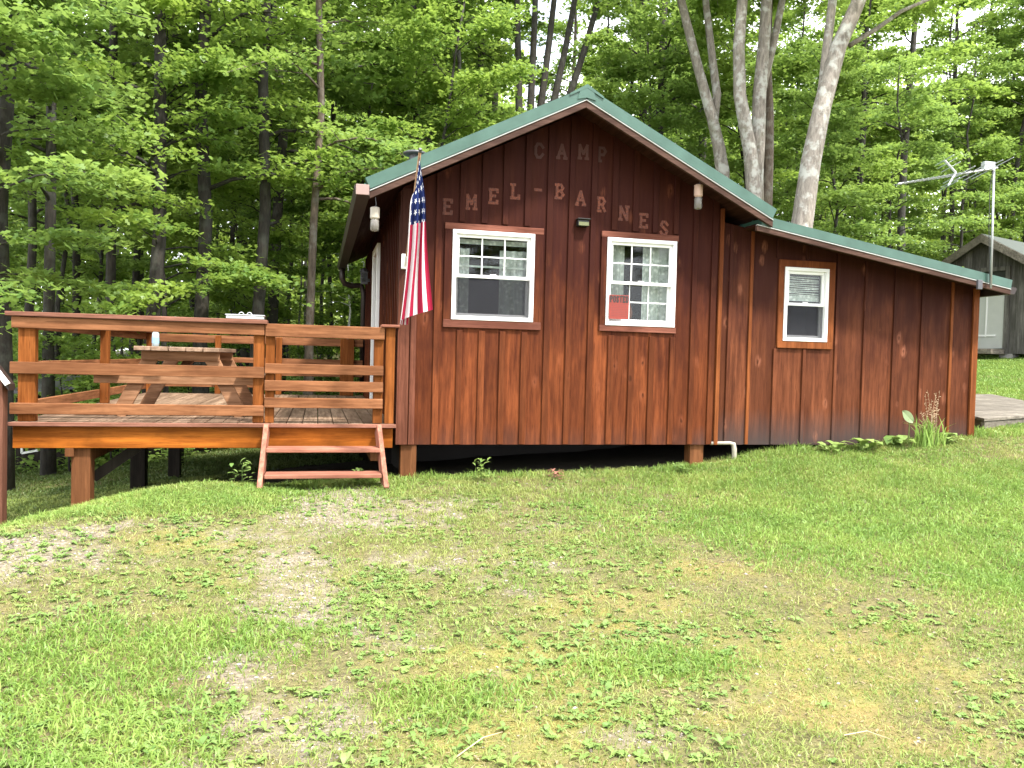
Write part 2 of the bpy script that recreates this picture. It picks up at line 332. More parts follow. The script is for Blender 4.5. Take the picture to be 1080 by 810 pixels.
for x in ML:
    w = .052+.012*random.random(); r = random.random(); t = main_top(x)-.002
    segs = [(WB+.004, t)]
    for (a, b, c, d), m in zip(WIN[:2], (.075, .075)):
        if a-.10 < x+w/2 < b+.10: segs = [(WB+.004, c-.10), (d+.075, t)]
    for z0, z1 in segs: mb.box(x, x+w, YW-.019, YW, z0, z1, r)
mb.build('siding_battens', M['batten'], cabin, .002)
mb = MB(); mo_ = MB()
for x in AL:
    w = .045+.01*random.random(); r = random.random()*.5; t = add_top(x+w)-.002
    segs = [(WB+.004, t)]; a, b, c, d = WIN[2]
    if a-.09 < x+w/2 < b+.09: segs = [(WB+.004, c-.085), (d+.09, t)]
    if x in (4.361, 6.85): MB().box(x, x+w*.66, YW-.018, YW, *segs[0], r).build('batten', M['orange_trim'], cabin, .002); continue
    for z0, z1 in segs: mb.box(x, x+w*.66, YW-.018, YW, z0, z1, r)
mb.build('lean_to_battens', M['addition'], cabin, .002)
mb = MB(); mb.box(.745, .835, YW-.024, YW, WB, main_top(.75)-.01, .2); mb.box(.845, .90, YW-.022, YW, WB, main_top(.85)-.01, .0)
mb.box(.727,.745,YW-.024,YW+.09,WB,main_top(.73)-.02,.5)
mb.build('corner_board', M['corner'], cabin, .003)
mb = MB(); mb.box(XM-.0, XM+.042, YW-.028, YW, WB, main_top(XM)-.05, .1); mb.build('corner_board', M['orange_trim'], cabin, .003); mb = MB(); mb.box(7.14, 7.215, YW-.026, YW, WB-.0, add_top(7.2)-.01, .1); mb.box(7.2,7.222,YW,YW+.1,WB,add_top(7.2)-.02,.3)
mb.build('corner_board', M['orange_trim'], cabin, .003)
# side and back walls, floor and added crawlspace blockers
def sidewall(x0, x1, y0, y1, z0, z1): return box_obj('side_wall', M['siding'], cabin, x0, x1, y0, y1, z0, z1, bevel=0)
mb = MB(); y = YW+.05
while y < 13.3:
    y2 = min(y+.2, 13.3)
    if not (10.3 < (y+y2)/2 < 11.1): mb.box(.75, .79, y, y2, WB, main_top(.75), random.random())
    else: mb.box(.75, .79, y, y2, 1.36, main_top(.75), random.random())
    mb.box(.73, .75, y2-.045, y2, WB if not (10.15 < y2 < 11.25) else 1.42, main_top(.75)-.01, random.random()); y = y2
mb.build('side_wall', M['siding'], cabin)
mb = MB(); mb.box(.80, 4.2, 13.26, 13.3, WB, main_top(.75)); mb.slant(.80, 2.45, 13.26, 13.3, main_top(.75), main_top(.75), main_top(.75), main_top(2.45)); mb.slant(2.45, 4.2, 13.26, 13.3, main_top(.75), main_top(.75), main_top(2.45), main_top(4.2))
mb.box(4.2, 4.24, 10.8, 13.3, WB, 1.44)
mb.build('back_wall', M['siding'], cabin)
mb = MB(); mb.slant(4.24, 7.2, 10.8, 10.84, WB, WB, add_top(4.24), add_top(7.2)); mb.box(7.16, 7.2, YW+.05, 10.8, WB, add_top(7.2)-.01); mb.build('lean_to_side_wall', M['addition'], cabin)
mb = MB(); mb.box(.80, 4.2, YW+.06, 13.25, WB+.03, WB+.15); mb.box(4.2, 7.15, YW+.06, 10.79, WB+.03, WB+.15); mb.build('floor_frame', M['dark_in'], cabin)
mb = MB(); mb.box(.80, 4.2, 9.4, 9.44, -1.75, WB+.02); mb.box(.86, .9, 8.2, 9.4, -1.75, WB+.02); mb.box(4.2, 7.1, 9.4, 9.44, -1.6, WB+.02); mb.build('crawlspace_blocker', M['dark_in'], cabin)  # added dark sheets that keep light out from under the cabin
# roofs
def roof_sheet(xa, za, xb, zb, y0, y1, th, ribs=True):
    mb = MB(); d = Vector((xb-xa, 0, zb-za)); L = d.length; d.normalize(); n = Vector((-d.z, 0, d.x)) if d.x > 0 else Vector((d.z, 0, -d.x))
    def P(s, h, y): return (xa+d.x*s+n.x*h, y, za+d.z*s+n.z*h)
    def bx(s0, s1, ya, yb, h0, h1):
        mb.add([P(s,h,y) for h in (h0,h1) for s,y in ((s0,ya),(s1,ya),(s1,yb),(s0,yb))], [(3,2,1,0),(4,5,6,7),(0,1,5,4),(1,2,6,5),(2,3,7,6),(3,0,4,7)])
    bx(0, L, y0, y1, 0, th)
    if ribs:
        y = y0+.22
        while y < y1-.1: bx(0, L-.02, y, y+.03, th, th+.02); y += .23
    bx(0, L+.01, y0-.018, y0+.06, -.035, th+.022)
    return mb
PK = (2.385, 2.475)
roof = roof_sheet(.41, 1.495, PK[0], PK[1], 7.2, 13.6, .045).build('main_roof', M['roof'], cabin)
mb = roof_sheet(4.365, 1.495, PK[0], PK[1], 7.2, 13.6, .045); mb.build('main_roof', M['roof'], cabin)
mb = MB(); mb.add([(2.22,7.17,2.45),(PK[0],7.17,2.535),(2.55,7.17,2.45),(2.55,7.17,2.47),(PK[0],7.17,2.57),(2.22,7.17,2.47)]+[(2.22,13.62,2.45),(PK[0],13.62,2.535),(2.55,13.62,2.45),(2.55,13.62,2.47),(PK[0],13.62,2.57),(2.22,13.62,2.47)],
   [(0,5,4,1),(1,4,3,2),(6,7,10,11),(7,8,9,10),(5,4,10,11),(4,3,9,10),(0,6,7,1),(1,7,8,2),(0,5,11,6),(2,8,9,3),(11,10,7,6),(10,9,8,7)]); mb.build('ridge_cap', M['roof'], roof)
mb = MB(); q = [(PK[0]-.09,2.425),(PK[0],2.445),(PK[0]+.09,2.425),(PK[0]+.07,2.50),(PK[0],2.55),(PK[0]-.07,2.50)]; n = 6
mb.add([(x,7.172,z) for x,z in q]+[(x,7.30,z) for x,z in q], [tuple(range(n)), tuple(range(n,2*n))[::-1]]+[(i,(i+1)%n,n+(i+1)%n,n+i)[::-1] for i in range(n)]); mb.build('ridge_end_cap', M['roof'], roof)
# white drip line + rake boards + soffit, main
def rake(xa, za, xb, zb, y, mat, dz0, dz1, yth, name, parent, t0=0.):
    mb = MB(); mb.slant(min(xa,xb), max(xa,xb), y, y+yth, *( (za+dz0, zb+dz0, za+dz1, zb+dz1) if xa < xb else (zb+dz0, za+dz0, zb+dz1, za+dz1) ), t0); return mb.build(name, mat, parent, .002)
for xa in (.42, 4.36):
    rake(xa, 1.495, PK[0], PK[1], 7.181, M['drip'], -.052, -.043, .03, 'drip_edge', cabin)
    rake(xa, 1.495, PK[0], PK[1], 7.19, M['rake'], -.115, -.052, .035, 'rake_board', cabin, .3)
    rake(xa, 1.495, PK[0], PK[1], 7.226, M['soffit'], -.022, -.004, 6.3, 'soffit', cabin)
# lean-to roof
ax, az, bx_, bz = 4.27, 1.435, 7.28, .945
mb = roof_sheet(bx_, bz, ax, az, 7.24, 11.1, .035); lr = mb.build('lean_to_roof', M['roof'], cabin)
rake(ax-.06, az+.008, bx_, bz, 7.222, M['drip'], -.048, -.039, .03, 'drip_edge', cabin)
rake(ax-.06, az+.008, bx_, bz, 7.23, M['rake'], -.10, -.048, .035, 'rake_board', cabin, .3)
rake(ax, az, bx_-.02, bz, 7.266, M['soffit'], -.022, -.004, 3.8, 'soffit', cabin)
# gutters
mb = MB(); g0 = [(.42,1.49),(.29,1.49),(.285,1.47),(.31,1.41),(.42,1.40)]
n = len(g0); mb.add([(x,7.19,z) for x,z in g0]+[(x,13.4,z-.03) for x,z in g0], [tuple(range(n))[::-1], tuple(range(n,2*n))]+[(i,(i+1)%n,n+(i+1)%n,n+i) for i in range(n)]); gt = mb.build('gutter', M['gutter'], cabin)
MB().box(.30,.415,7.175,7.188,1.405,1.495).build('end_cap', M['gutter_end'], gt, .003)
MB().tube([(.36,13.05,1.37),(.36,13.05,1.22),(.40,13.08,1.14),(.52,13.12,1.11),(.66,13.14,1.13),(.705,13.15,1.0),(.705,13.15,-.6)], .045, 10).build('downspout', M['gutter'], cabin, smooth=True)
mb = MB(); g0 = [(7.28,.93),(7.40,.93),(7.41,.91),(7.38,.855),(7.28,.85)]
mb.add([(x,7.28,z) for x,z in g0]+[(x,11.05,z-.02) for x,z in g0], [tuple(range(n)), tuple(range(n,2*n))[::-1]]+[(i,(i+1)%n,n+(i+1)%n,n+i) for i in range(n)]); mb.build('gutter', M['gutter'], cabin)
# chimney vent
mb = MB(); cx, cy = at(438,160,8.5)[0], 8.5; cz = at(438,164,8.5)[2]
ch = MB().lathe((cx,cy,1.6), [(0,.062),(cz-1.6,.062)], 14).build('chimney', M['steel_dark'], roof, smooth=False)
MB().lathe((cx,cy,cz), [(0,.06),(.004,.125),(.022,.13),(.035,.10),(.045,.02)], 16).build('chimney_cap', M['steel_dark'], cabin, smooth=True)
# window builder
def curtain(x0, x1, z0, z1, y, parent, amp=.014, k=70):
    V, F, n = [], [], 40
    for i in range(n+1):
        x = x0+(x1-x0)*i/n
        for z in (z0, z1): V.append((x, y+amp*math.sin(x*k+.6*math.sin(x*23)), z))
    for i in range(n): F.append((2*i, 2*i+2, 2*i+3, 2*i+1))
    return mesh_obj('curtain', V, F, M['curtain'], parent)
def frame_ring(mb, x0, x1, z0, z1, w, y0, y1, r=0.):
    mb.box(x0, x1, y0, y1, z0, z0+w, r); mb.box(x0, x1, y0, y1, z1-w, z1, r); mb.box(x0, x0+w, y0, y1, z0+w, z1-w, r); mb.box(x1-w, x1, y0, y1, z0+w, z1-w, r)
def window(w, lab, kind):
    x0, x1, z0, z1 = w; zm = (z0+z1)/2+(.0 if kind == 3 else -.01)
    mb = MB(); frame_ring(mb, x0, x1, z0, z1, .038, YW-.032, YW+.07); wn = mb.build('window', M['vinyl'], cabin, .003); tag(wn, lab)
    a, b = x0+.038, x1-.038
    mb = MB(); frame_ring(mb, a, b, zm-.012, z1-.038, .03, YW-.005, YW+.03); mb.build('upper_sash', M['vinyl'], wn, .002)
    mb = MB(); frame_ring(mb, a, b, z0+.038, zm+.02, .028, YW+.031, YW+.062); mb.build('lower_sash', M['vinyl'], wn, .002)
    MB().box(a+.028, b-.028, YW+.012, YW+.016, zm+.015, z1-.066).build('glass_pane', M['glass'], wn)
    MB().box(a+.026, b-.026, YW+.044, YW+.048, z0+.064, zm-.006).build('glass_pane', M['glass'], wn)
    if kind in (1, 2):
        mb = MB(); za, zb = zm+.018, z1-.068
        for k in (1, 2): xx = a+.03+(b-a-.06)*k/3; mb.box(xx-.006, xx+.006, YW+.003, YW+.010, za, zb)
        mb.box(a+.03, b-.03, YW+.004, YW+.009, (za+zb)/2-.006, (za+zb)/2+.006)
        if kind == 2:
            za, zb = z0+.066, zm-.008
            for k in (1, 2): xx = a+.03+(b-a-.06)*k/3; mb.box(xx-.004, xx+.004, YW+.036, YW+.042, za, zb)
            mb.box(a+.028, b-.028, YW+.037, YW+.041, (za+zb)/2-.006, (za+zb)/2+.006)
        mb.build('muntin', M['vinyl'], wn)
    if kind != 2:
        MB().box(a+.002, b-.002, YW+.006, YW+.008, z0+.04, zm-.016).build('insect_screen', M['screen'], wn)
    Yc = YW+.13
    if kind == 1:
        curtain(a-.02, a+.15, z0, zm+.28, Yc, wn); curtain(b-.27, b+.02, z0, zm+.28, Yc, wn)
        mb = MB(); mb.box(a-.02, b+.02, Yc-.04, Yc-.034, z1-.115, z1-.07); mb.box(a-.02, b+.02, Yc-.04, Yc-.03, zm+.10, zm+.118); mb.build('blind_rail', M['curtain'], wn)
    if kind == 2:
        curtain(a-.02, a+.2, z0, z1-.05, Yc, wn); curtain(b-.27, b+.02, z0, z1-.05, Yc, wn)
        MB().lathe(((a+b)/2-.02, Yc+.15, z0+.06), [(0,.03),(.04,.05),(.1,.055),(.17,.035),(.22,.02)], 12).build('vase', plain('orange_vase', (.35,.12,.06), .5), wn, smooth=True)
    if kind == 3:
        mb = MB(); z = z1-.09; k = 0
        while z > zm+.085: mb.box(a+.01, b-.01, YW+.085, YW+.087, z-.006, z+.006, None, Matrix.Translation((0,0,0)) @ Matrix.Translation(((a+b)/2,0,z)) @ Matrix.Rotation(.03*math.sin(k*1.7),4,'Y') @ Matrix.Translation((-(a+b)/2,0,-z))); z -= .021; k += 1
        mb.box(a+.005, b-.005, YW+.083, YW+.089, zm+.045, zm+.10); mb.build('blind', M['curtain'], wn)
    MB().box((a+b)/2-.03, (a+b)/2+.03, YW-.008, YW+.0, zm+.018, zm+.03).build('sash_lock', M['vinyl'], wn)
    return wn
w1 = window(WIN[0], 'white six over one window with dark screened lower sash', 1)
w2 = window(WIN[1], 'white window with grid muntins and grey curtains', 2)
w3 = window(WIN[2], 'small white window with half lowered blind in orange casing', 3)
def casing(wn, w, mats, dims, head_over):
    x0, x1, z0, z1 = w; l, r, t, b = dims
    for nm, m, bb in (('side_casing', 1, (x0-l, x0, YW-.022, YW-.0005, z0, z1, .1)), ('side_casing', 1, (x1, x1+r, YW-.022, YW-.0005, z0, z1, .3)), ('head_casing', 0, (x0-l, x1+r, YW-.024, YW-.0005, z1, z1+t, .2)), ('sill_casing', 0, (x0-l, x1+r*.9, YW-.026, YW-.0005, z0-b, z0, .1))):
        MB().box(*bb).build(nm, mats[m], wn, .003)
casing(w1, WIN[0], (M['trim_red'], M['batten']), (.075,.09,.06,.075), .0)
casing(w2, WIN[1], (M['trim_red'], M['batten']), (.06,.02,.06,.06), .0)
casing(w3, WIN[2], (M['orange_trim'], M['orange_trim']), (.065,.08,.075,.075), .0)
# side door
dr = box_obj('door', M['siding'], cabin, .765, .785, 10.36, 11.04, DK+.02, 1.33)
mb = MB(); mb.box(.705, .75, 10.24, 10.36, DK, 1.33); mb.box(.705, .75, 11.04, 11.16, DK, 1.33); mb.box(.705, .75, 10.24, 11.16, 1.33, 1.42); mb.build('door_casing', M['white'], dr, .003)
MB().tube([(.76,10.45,.35),(.70,10.45,.35),(.69,10.45,.35)], [.012,.012,.03], 10).build('door_handle', M['alu'], dr)
# wall lantern by the door, spotlight on the gable, pipes
mb = MB(); mb.box(.60,.70,12.05,12.15,1.06,1.24); mb.tube([(.65,12.1,1.24),(.65,12.1,1.28),(.65,12.1,1.30)],[.07,.05,.01],8); mb.box(.65,.75,12.08,12.12,1.1,1.14); lp = mb.build('wall_lantern', M['steel_dark'], cabin)
MB().box(.615,.685,12.035,12.05,1.09,1.21).build('lantern_pane', M['glass'], lp)
mb = MB(); mb.box(2.45, 2.565, YW-.07, YW-.002, 1.325, 1.385); mb.slant(2.44,2.575,YW-.09,YW-.002,1.386,1.386,1.40,1.40); sl = mb.build('spotlight', M['black'], cabin, .006)
MB().box(2.457, 2.558, YW-.074, YW-.071, 1.33, 1.365).build('spotlight_lens', plain('yellowish_lens', (.14,.15,.07), .3), sl)
p0 = at(750,468.5,YW-.03); MB().tube([(3.97,YW-.0,WB+.015),(4.18,YW-.03,WB+.02),(4.22,YW-.03,WB+.01),(4.235,YW-.03,WB-.05),(4.235,YW-.03,-1.2)], [.018,.018,.026,.026,.018], 10).build('drain_pipe', M['pvc'], cabin, smooth=True)
# piers
for x, y in ((.855,7.68),(3.84,7.7),(6.6,7.75),(2.3,10.),(2.3,12.3)):
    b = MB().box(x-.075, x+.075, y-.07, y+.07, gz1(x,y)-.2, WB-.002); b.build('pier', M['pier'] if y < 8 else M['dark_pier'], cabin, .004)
# painted letters
def t_paint():
    t = NT('faded_letter_paint'); n = t.noise(t.pos(), 60, 4, .7); r = t.attr('rnd')
    c = t.mix(r, (.20,.050,.020), (.042,.012,.009)); c = t.mix(t.rng(n, .40, .60, .1, .9), c, (.05,.015,.011)); return t.done(t.bsdf(c, .8))
M['paint'] = t_paint()
for ch, x, z, r in (('C',2.058,2.033,.97),('A',2.285,2.045,.85),('M',2.505,2.06,.85),('P',2.70,2.05,1.),('E',1.175,1.432,.5),('M',1.40,1.493,.25),('E',1.615,1.562,.1),('L',1.828,1.623,.1),('-',2.055,1.655,.2),
      ('B',2.275,1.656,0.),('A',2.49,1.607,.15),('R',2.71,1.559,0.),('N',2.945,1.491,.35),('E',3.16,1.429,.3),('S',3.385,1.367,.1)):
    mb = MB(); letter(mb, ch, x, z, .10, .128, YW-.0035, .027, r); mb.build('letter', M['paint'], cabin)
# ================================================================= DECK
deck = thing('deck', 'raised orange-brown timber deck with horizontal board railing left of the cabin', 'deck', (-.9, 10.2, -1.4))
DX0, DX1, DY0, DY1 = -2.5, .72, 7.58, 13.0
mb = MB(); x = DX0
while x < DX1-.01:
    x2 = min(x+.14, DX1); mb.box(x, x2-.008, DY0-.03, DY1, DK-.036, DK+random.uniform(-.0015,.0015)); x = x2
mb.build('floor_boards', M['floor'], deck, .003); MB().box(DX0-.01, DX1+.005, DY0-.055, DY0-.031, DK-.034, DK+.001, .2).build('edge_board', M['cap'], deck, .004)
mb = MB(); mb.box(DX0+.01, DX1-.02, DY0, DY0+.04, DK-.225, DK-.038, .1); mb.build('rim_joist', M['rim'], deck, .004)
mb = MB(); mb.box(DX0+.01, DX0+.05, DY0+.041, DY1-.05, DK-.225, DK-.038); mb.box(DX0+.01, DX1-.03, DY1-.045, DY1-.005, DK-.225, DK-.038)
x = -2.1
while x < .6: mb.box(x, x+.04, DY0+.042, DY1-.05, DK-.225, DK-.038); x += .4
mb.build('joists', M['rim'], deck)
mb = MB(); mb.box(-2.02, -1.93, DY0+.20, DY1-.1, DK-.36, DK-.226); mb.box(.5, .58, DY0+.1, DY1-.1, DK-.36, DK-.226); mb.build('support_beam', M['pier'], deck, .003)
mb = MB(); mb.box(-2.09,-2.02,DY0+.0,DY0+.06,DK-.30,DK-.226); mb.build('beam_block', M['pier'], deck, .004)
MB().beam((-1.93,7.86,-1.15),(-1.55,7.86,DK-.235),.04,.09).build('brace', M['dark_pier'], deck)
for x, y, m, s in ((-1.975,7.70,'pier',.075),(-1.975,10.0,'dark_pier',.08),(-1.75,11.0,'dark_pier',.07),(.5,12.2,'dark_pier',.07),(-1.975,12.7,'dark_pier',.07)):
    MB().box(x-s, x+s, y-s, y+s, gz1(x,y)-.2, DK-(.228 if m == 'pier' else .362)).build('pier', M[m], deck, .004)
# railing posts
for x0, x1, y0, y1, zt in ((-2.46,-2.33,7.60,7.69,.262),(-.56,-.465,7.60,7.69,.262),(-.455,-.375,7.605,7.69,.25),(.515,.60,7.60,7.69,.26),(.62,.705,7.58,7.68,.27),
        (-2.46,-2.37,10.25,10.34,.262),(-2.46,-2.37,12.86,12.95,.262),(-.62,-.53,12.86,12.95,.25),(.35,.56,12.86,12.95,.26),(-1.5,-1.42,12.86,12.95,.25)):
    MB().box(x0, x1, y0, y1, DK+.001, zt, random.random()*.4).build('post', M['deck_post'], deck, .004)
def rail(x0, x1, z0, z1, y0=7.56, y1=7.598): MB().box(x0, x1, y0, y1, z0, z1, random.random()*.7).build('rail_board', M['deck_rail'], deck, .004)
rail(-2.50,-.465,.163,.258); rail(-2.51,-.462,-.222,-.122); rail(-2.51,-.462,-.565,-.470)
Z = lambda py, x=340: at(x, py, 7.57)[2]
rail(-.458,.605,Z(356.5),Z(343.2)); rail(-.458,.60,Z(395),Z(384.5)); rail(-.458,.60,Z(413),Z(402)); rail(-.458,.60,Z(430.5),Z(420))
def srail(z0, z1): MB().box(-2.50, -2.462, 7.70, 12.95, z0, z1, random.random()*.7).build('rail_board', M['deck_rail_side'], deck, .004)
for z0, z1 in ((.163,.258),(-.222,-.122),(-.565,-.470)): srail(z0, z1)
for z0, z1 in ((.14,.258),(-.15,-.07),(-.34,-.26),(-.53,-.45)): rail(-2.46,.70,z0,z1,12.955,12.99)
mb = MB(); mb.box(-2.54,-.44,7.53,7.70,.263,.30,.2); mb.box(-2.54,-2.38,7.702,12.95,.263,.30,.6); mb.build('rail_cap', M['cap'], deck, .004)
MB().box(.575,.742,7.53,7.72,.272,.297,.1).build('rail_cap', M['step'], deck, .004)
# steps
st = thing('deck_steps', 'faded pinkish two-tread wooden steps leaning against the deck front', 'steps', (.08, 7.3, -1.2))
for xt, xb, a in ((-.43,-.455,0),(.56,.605,1)):
    yb = 7.12; zb = gz1(xb, yb)-.02
    MB().beam((xb,yb,zb),(xt,7.535,DK-.04),.042,.14,(0,0,1),.2).build('stringer', M['step_side'], st, .004)
def ty(z): return 7.12+(z+1.16)/(DK-.04+1.16)*.415
for z in (-.83, -1.035):
    y = ty(z); MB().box(-.42, .57, y-.10, y+.12, z-.035, z, .2).build('tread', M['step'], st, .004)
# ================================================================= PICNIC TABLE and small things
pt = thing('picnic_table', 'wooden picnic table with attached benches standing on the deck', 'picnic table', (-1.3, 9.0, DK))
tz = .04; ya, yb = 8.1, 9.75
mb = MB(); 
for i in range(5): x = -1.66+i*.152; mb.box(x, x+.144, ya+random.uniform(-.02,.02), yb+random.uniform(-.02,.02), tz-.04, tz)
mb.build('tabletop', M['table_y'], pt, .004)
for s in (-1, 1):
    mb = MB(); xc = -1.27+s*.66
    for i in range(2): x = xc-.135+i*.14; mb.box(x, x+.13, ya-.02, yb+.02, -.215, -.178)
    mb.build('bench', M['table_y'], pt, .004)
for y in (ya+.18, yb-.22):
    MB().box(-2.03,-.51,y-.045,y-.008,-.315,-.216,.2).build('bench_support', M['table'], pt, .004)
    for s in (-1, 1):
        MB().beam((-1.27+s*.56,y+.012,DK+.004),(-1.27+s*.24,y+.012,tz-.041),.036,.13,(1,0,0),.3).build('leg', M['table'], pt, .004)
    MB().box(-1.62,-.92,y-.045,y-.008,tz-.13,tz-.041,.2).build('top_support', M['table'], pt, .004)
MB().beam((-1.27,ya+.25,-.2),(-1.27,9.0,tz-.06),.09,.036,(0,0,1)).build('brace', M['table'], pt)
def t_plastic():
    t = NT('pale_blue_plastic'); return t.done(t.bsdf((.55,.68,.74), .2, Transmission_Weight=.35, IOR=1.3))
M['bottle'] = t_plastic()
bx = at(164,364,8.22)[0]; bt = MB().lathe((bx,8.22,tz+.001), [(0,.028),(.004,.032),(.11,.032),(.13,.026),(.145,.013),(.155,.013)], 14).build('spray_bottle', M['bottle'], None, smooth=True)
tag(bt, 'small pale blue plastic bottle standing on the picnic table', 'bottle')
MB().lathe((bx,8.22,tz+.156), [(0,.015),(.022,.014),(.024,.004)], 12).build('bottle_cap', M['white'], bt)
MB().lathe((bx,8.22,tz+.03), [(0,.0328),(.055,.0328)], 14).build('bottle_label', plain('blue_label', (.25,.42,.6), .5), bt)
tr = thing('foil_tray', 'shallow silver metal tray with two loop handles on the deck rail cap', 'tray', (-.63, 7.62, .301))
mb = MB(); mb.box(-.79,-.47,7.53,7.72,.302,.333); mb.box(-.80,-.46,7.52,7.73,.333,.341); mb.build('tray_body', M['alu'], tr, .004)
for x in (-.67, -.60):
    MB().tube([(x-.022+.022*(1-math.cos(a)), 7.62, .341+.024*math.sin(a)) for a in np.linspace(0,math.pi,9)], .0035, 6).build('handle', M['alu_dull'], tr)
# ================================================================= FLAG
fl = thing('flag', 'American flag with blue star canton hanging on an angled pole by the cabin corner', 'flag', (.78, 7.55, .875))
tip = np.array(at(443,160,6.5)); basep = np.array([.785,7.555,.86]); pd = (basep-tip)/np.linalg.norm(basep-tip)
MB().tube([basep, tip], [.012,.011], 10).build('pole', wood('pole_wood', (.35,.2,.11),(.45,.28,.16),'Z',knots=0), fl, smooth=True)
MB().tube([tip+np.array([0,0,-.0]), tip-pd*.03], [.014,.012], 10).build('finial', M['steel_dark'], fl)
MB().box(.745,.825,YW-.045,YW-.02,.82,.96).build('bracket', M['white'], fl, .004)
MB().tube([basep-pd*.12, basep], .019, 10).build('bracket_socket', M['white'], fl)
def t_flag():
    t = NT('flag_cloth'); u = t.attr('fu'); v = t.attr('fv')    # fu 0..1 along hoist from the tip, fv along the fly
    s = t.math('FLOOR', t.math('MULTIPLY', u, 12.999)); red = t.math('LESS_THAN', t.math('MODULO', s, 2.), .5)
    c = t.mix(red, (.66,.62,.63), (.34,.022,.055))
    can = t.math('MULTIPLY', t.math('LESS_THAN', u, 7/13), t.math('LESS_THAN', v, .40))
    c = t.mix(can, c, (.018,.028,.10))
    # stars: staggered grid inside the canton
    def grid(ou, ov):
        a = t.math('ADD', t.math('DIVIDE', u, (7/13)/4.5), ou); b = t.math('ADD', t.math('DIVIDE', v, .40/5.5), ov)
        fa = t.math('SUBTRACT', t.math('FRACT', a), .5); fb = t.math('SUBTRACT', t.math('FRACT', b), .5)
        fb = t.math('MULTIPLY', fb, 1.0); d = t.math('SQRT', t.math('ADD', t.math('MULTIPLY', fa, fa), t.math('MULTIPLY', fb, fb)))
        ang = t.math('ARCTAN2', fa, fb); rr = t.math('ADD', .20, t.math('MULTIPLY', t.math('COSINE', t.math('MULTIPLY', ang, 5.)), .085)); return t.math('LESS_THAN', d, rr)
    st_ = t.math('MAXIMUM', grid(0,0), 0.)
    c = t.mix(t.math('MULTIPLY', st_, can), c, (.8,.8,.8))
    d = t.n('ShaderNodeBsdfDiffuse', {'Color': c}); tl = t.n('ShaderNodeBsdfTranslucent', {'Color': c})
    return t.done(t.n('ShaderNodeMixShader', {0: .25, 1: d, 2: tl}))
nu, nv = 91, 60; V = []; FU = []; FV = []
Lf = 1.30
for i in range(nu):
    u = i/(nu-1)
    for j in range(nv):
        v = j/(nv-1)
        hp = tip+pd*(.03+u*.62)                                   # point on the pole
        # front layer: u 0..0.55 spreads right to left across the cloth, the rest folds back behind it
        if u < .56: lat = .5-u/.56; dep = 0.
        else: lat = -.5+(u-.56)/.44*.30; dep = .05+.04*math.sin((u-.56)/.44*3)
        g = min(1., v/.28); g = g*g*(3-2*g)
        W = .05+.21*v**.85
        pleat = math.sin(lat*math.pi*5+1.)*.028*min(1, v*3)
        cx = tip[0]+.0*v+.01; 
        hang = np.array([cx+lat*W+.012*math.sin(v*5+lat*4), tip[1]+.10+dep+pleat, tip[2]-.05-v*Lf+ (.10*(lat+.5)*v if u < .56 else -.03*v-.10*max(0,(lat+.2))*v)])
        top = hp+np.array([0,0,-v*.9])
        V.append(tuple(top*(1-g)+hang*g)); FU.append(u); FV.append(v)
F = [(i*nv+j, (i+1)*nv+j, (i+1)*nv+j+1, i*nv+j+1) for i in range(nu-1) for j in range(nv-1)]
fo = mesh_obj('cloth', V, F, t_flag(), fl, None, True)
for nm, dat in (('fu', FU), ('fv', FV)): fo.data.attributes.new(nm, 'FLOAT', 'POINT').data.foreach_set('value', np.array(dat, np.float32))
# ================================================================= POSTED SIGN
sg = thing('posted_sign', 'red no-trespassing sign headed POSTED in the corner of the middle window', 'sign', (2.90, YW-.036, .42))
sx0, sx1, sz0, sz1 = 2.803, 3.013, .432, .672
MB().box(sx0, sx1, YW-.043, YW-.039, sz0, sz1).build('sign_panel', plain('faded_red_sign', (.22,.030,.020), .6, var=.08), sg)
mb = MB()
for i, ch in enumerate('POSTED'): letter(mb, ch, sx0+.022+i*.0335, sz1-.042, .026, .056, YW-.0450, .0115)
mb.build('heading', M['black'], sg)
mb = MB(); z = sz1-.095
while z > sz0+.02:
    x = sx0+.012+random.random()*.02
    while x < sx1-.03: w = random.uniform(.012,.04); mb.box(x, min(x+w, sx1-.012), YW-.0436, YW-.0431, z, z+.005); x += w+.006
    z -= .0165
mb.build('small_print', plain('sign_ink', (.14,.03,.025), .6), sg)
# ================================================================= HANGING LAMPS
def jar_lamp(px, py_top, py_bot, Y, lab, capmat):
    top = at(px, py_top, Y); bot = at(px, py_bot, Y); h = top[2]-bot[2]; w = .045
    t = thing('hanging_jar_lamp', lab, 'lantern', tuple(bot), 'jar lamps hanging under the eaves'); c = tuple(bot)
    MB().lathe(c, [(0,w*.55),(.012,w*.85),(h*.38,w*.85),(h*.42,w*.65)], 14).build('glass_jar', JAR, t, smooth=True)
    MB().lathe(c, [(h*.42,w*.72),(h*.47,w*.95),(h*.83,w*.95),(h*.86,w*.6)], 10).build('cap', capmat, t)
    MB().tube([(c[0],c[1],c[2]+h*.85),(c[0]+.01,c[1],c[2]+h*.95),(c[0],c[1],c[2]+h+.05)], .004, 6).build('hook', M['steel_dark'], t)
def t_jar():
    t = NT('jar_glass'); return t.done(t.bsdf((.30,.28,.25), .12, Transmission_Weight=.5, IOR=1.4))
JAR = t_jar()
jar_lamp(736, 190, 221, 7.32, 'glass jar lamp with pinkish cap hanging under the right gable slope', M['terracotta'])
jar_lamp(395, 214, 244, 7.32, 'glass jar lamp with white cap hanging beneath the left gutter corner', M['pvc'])
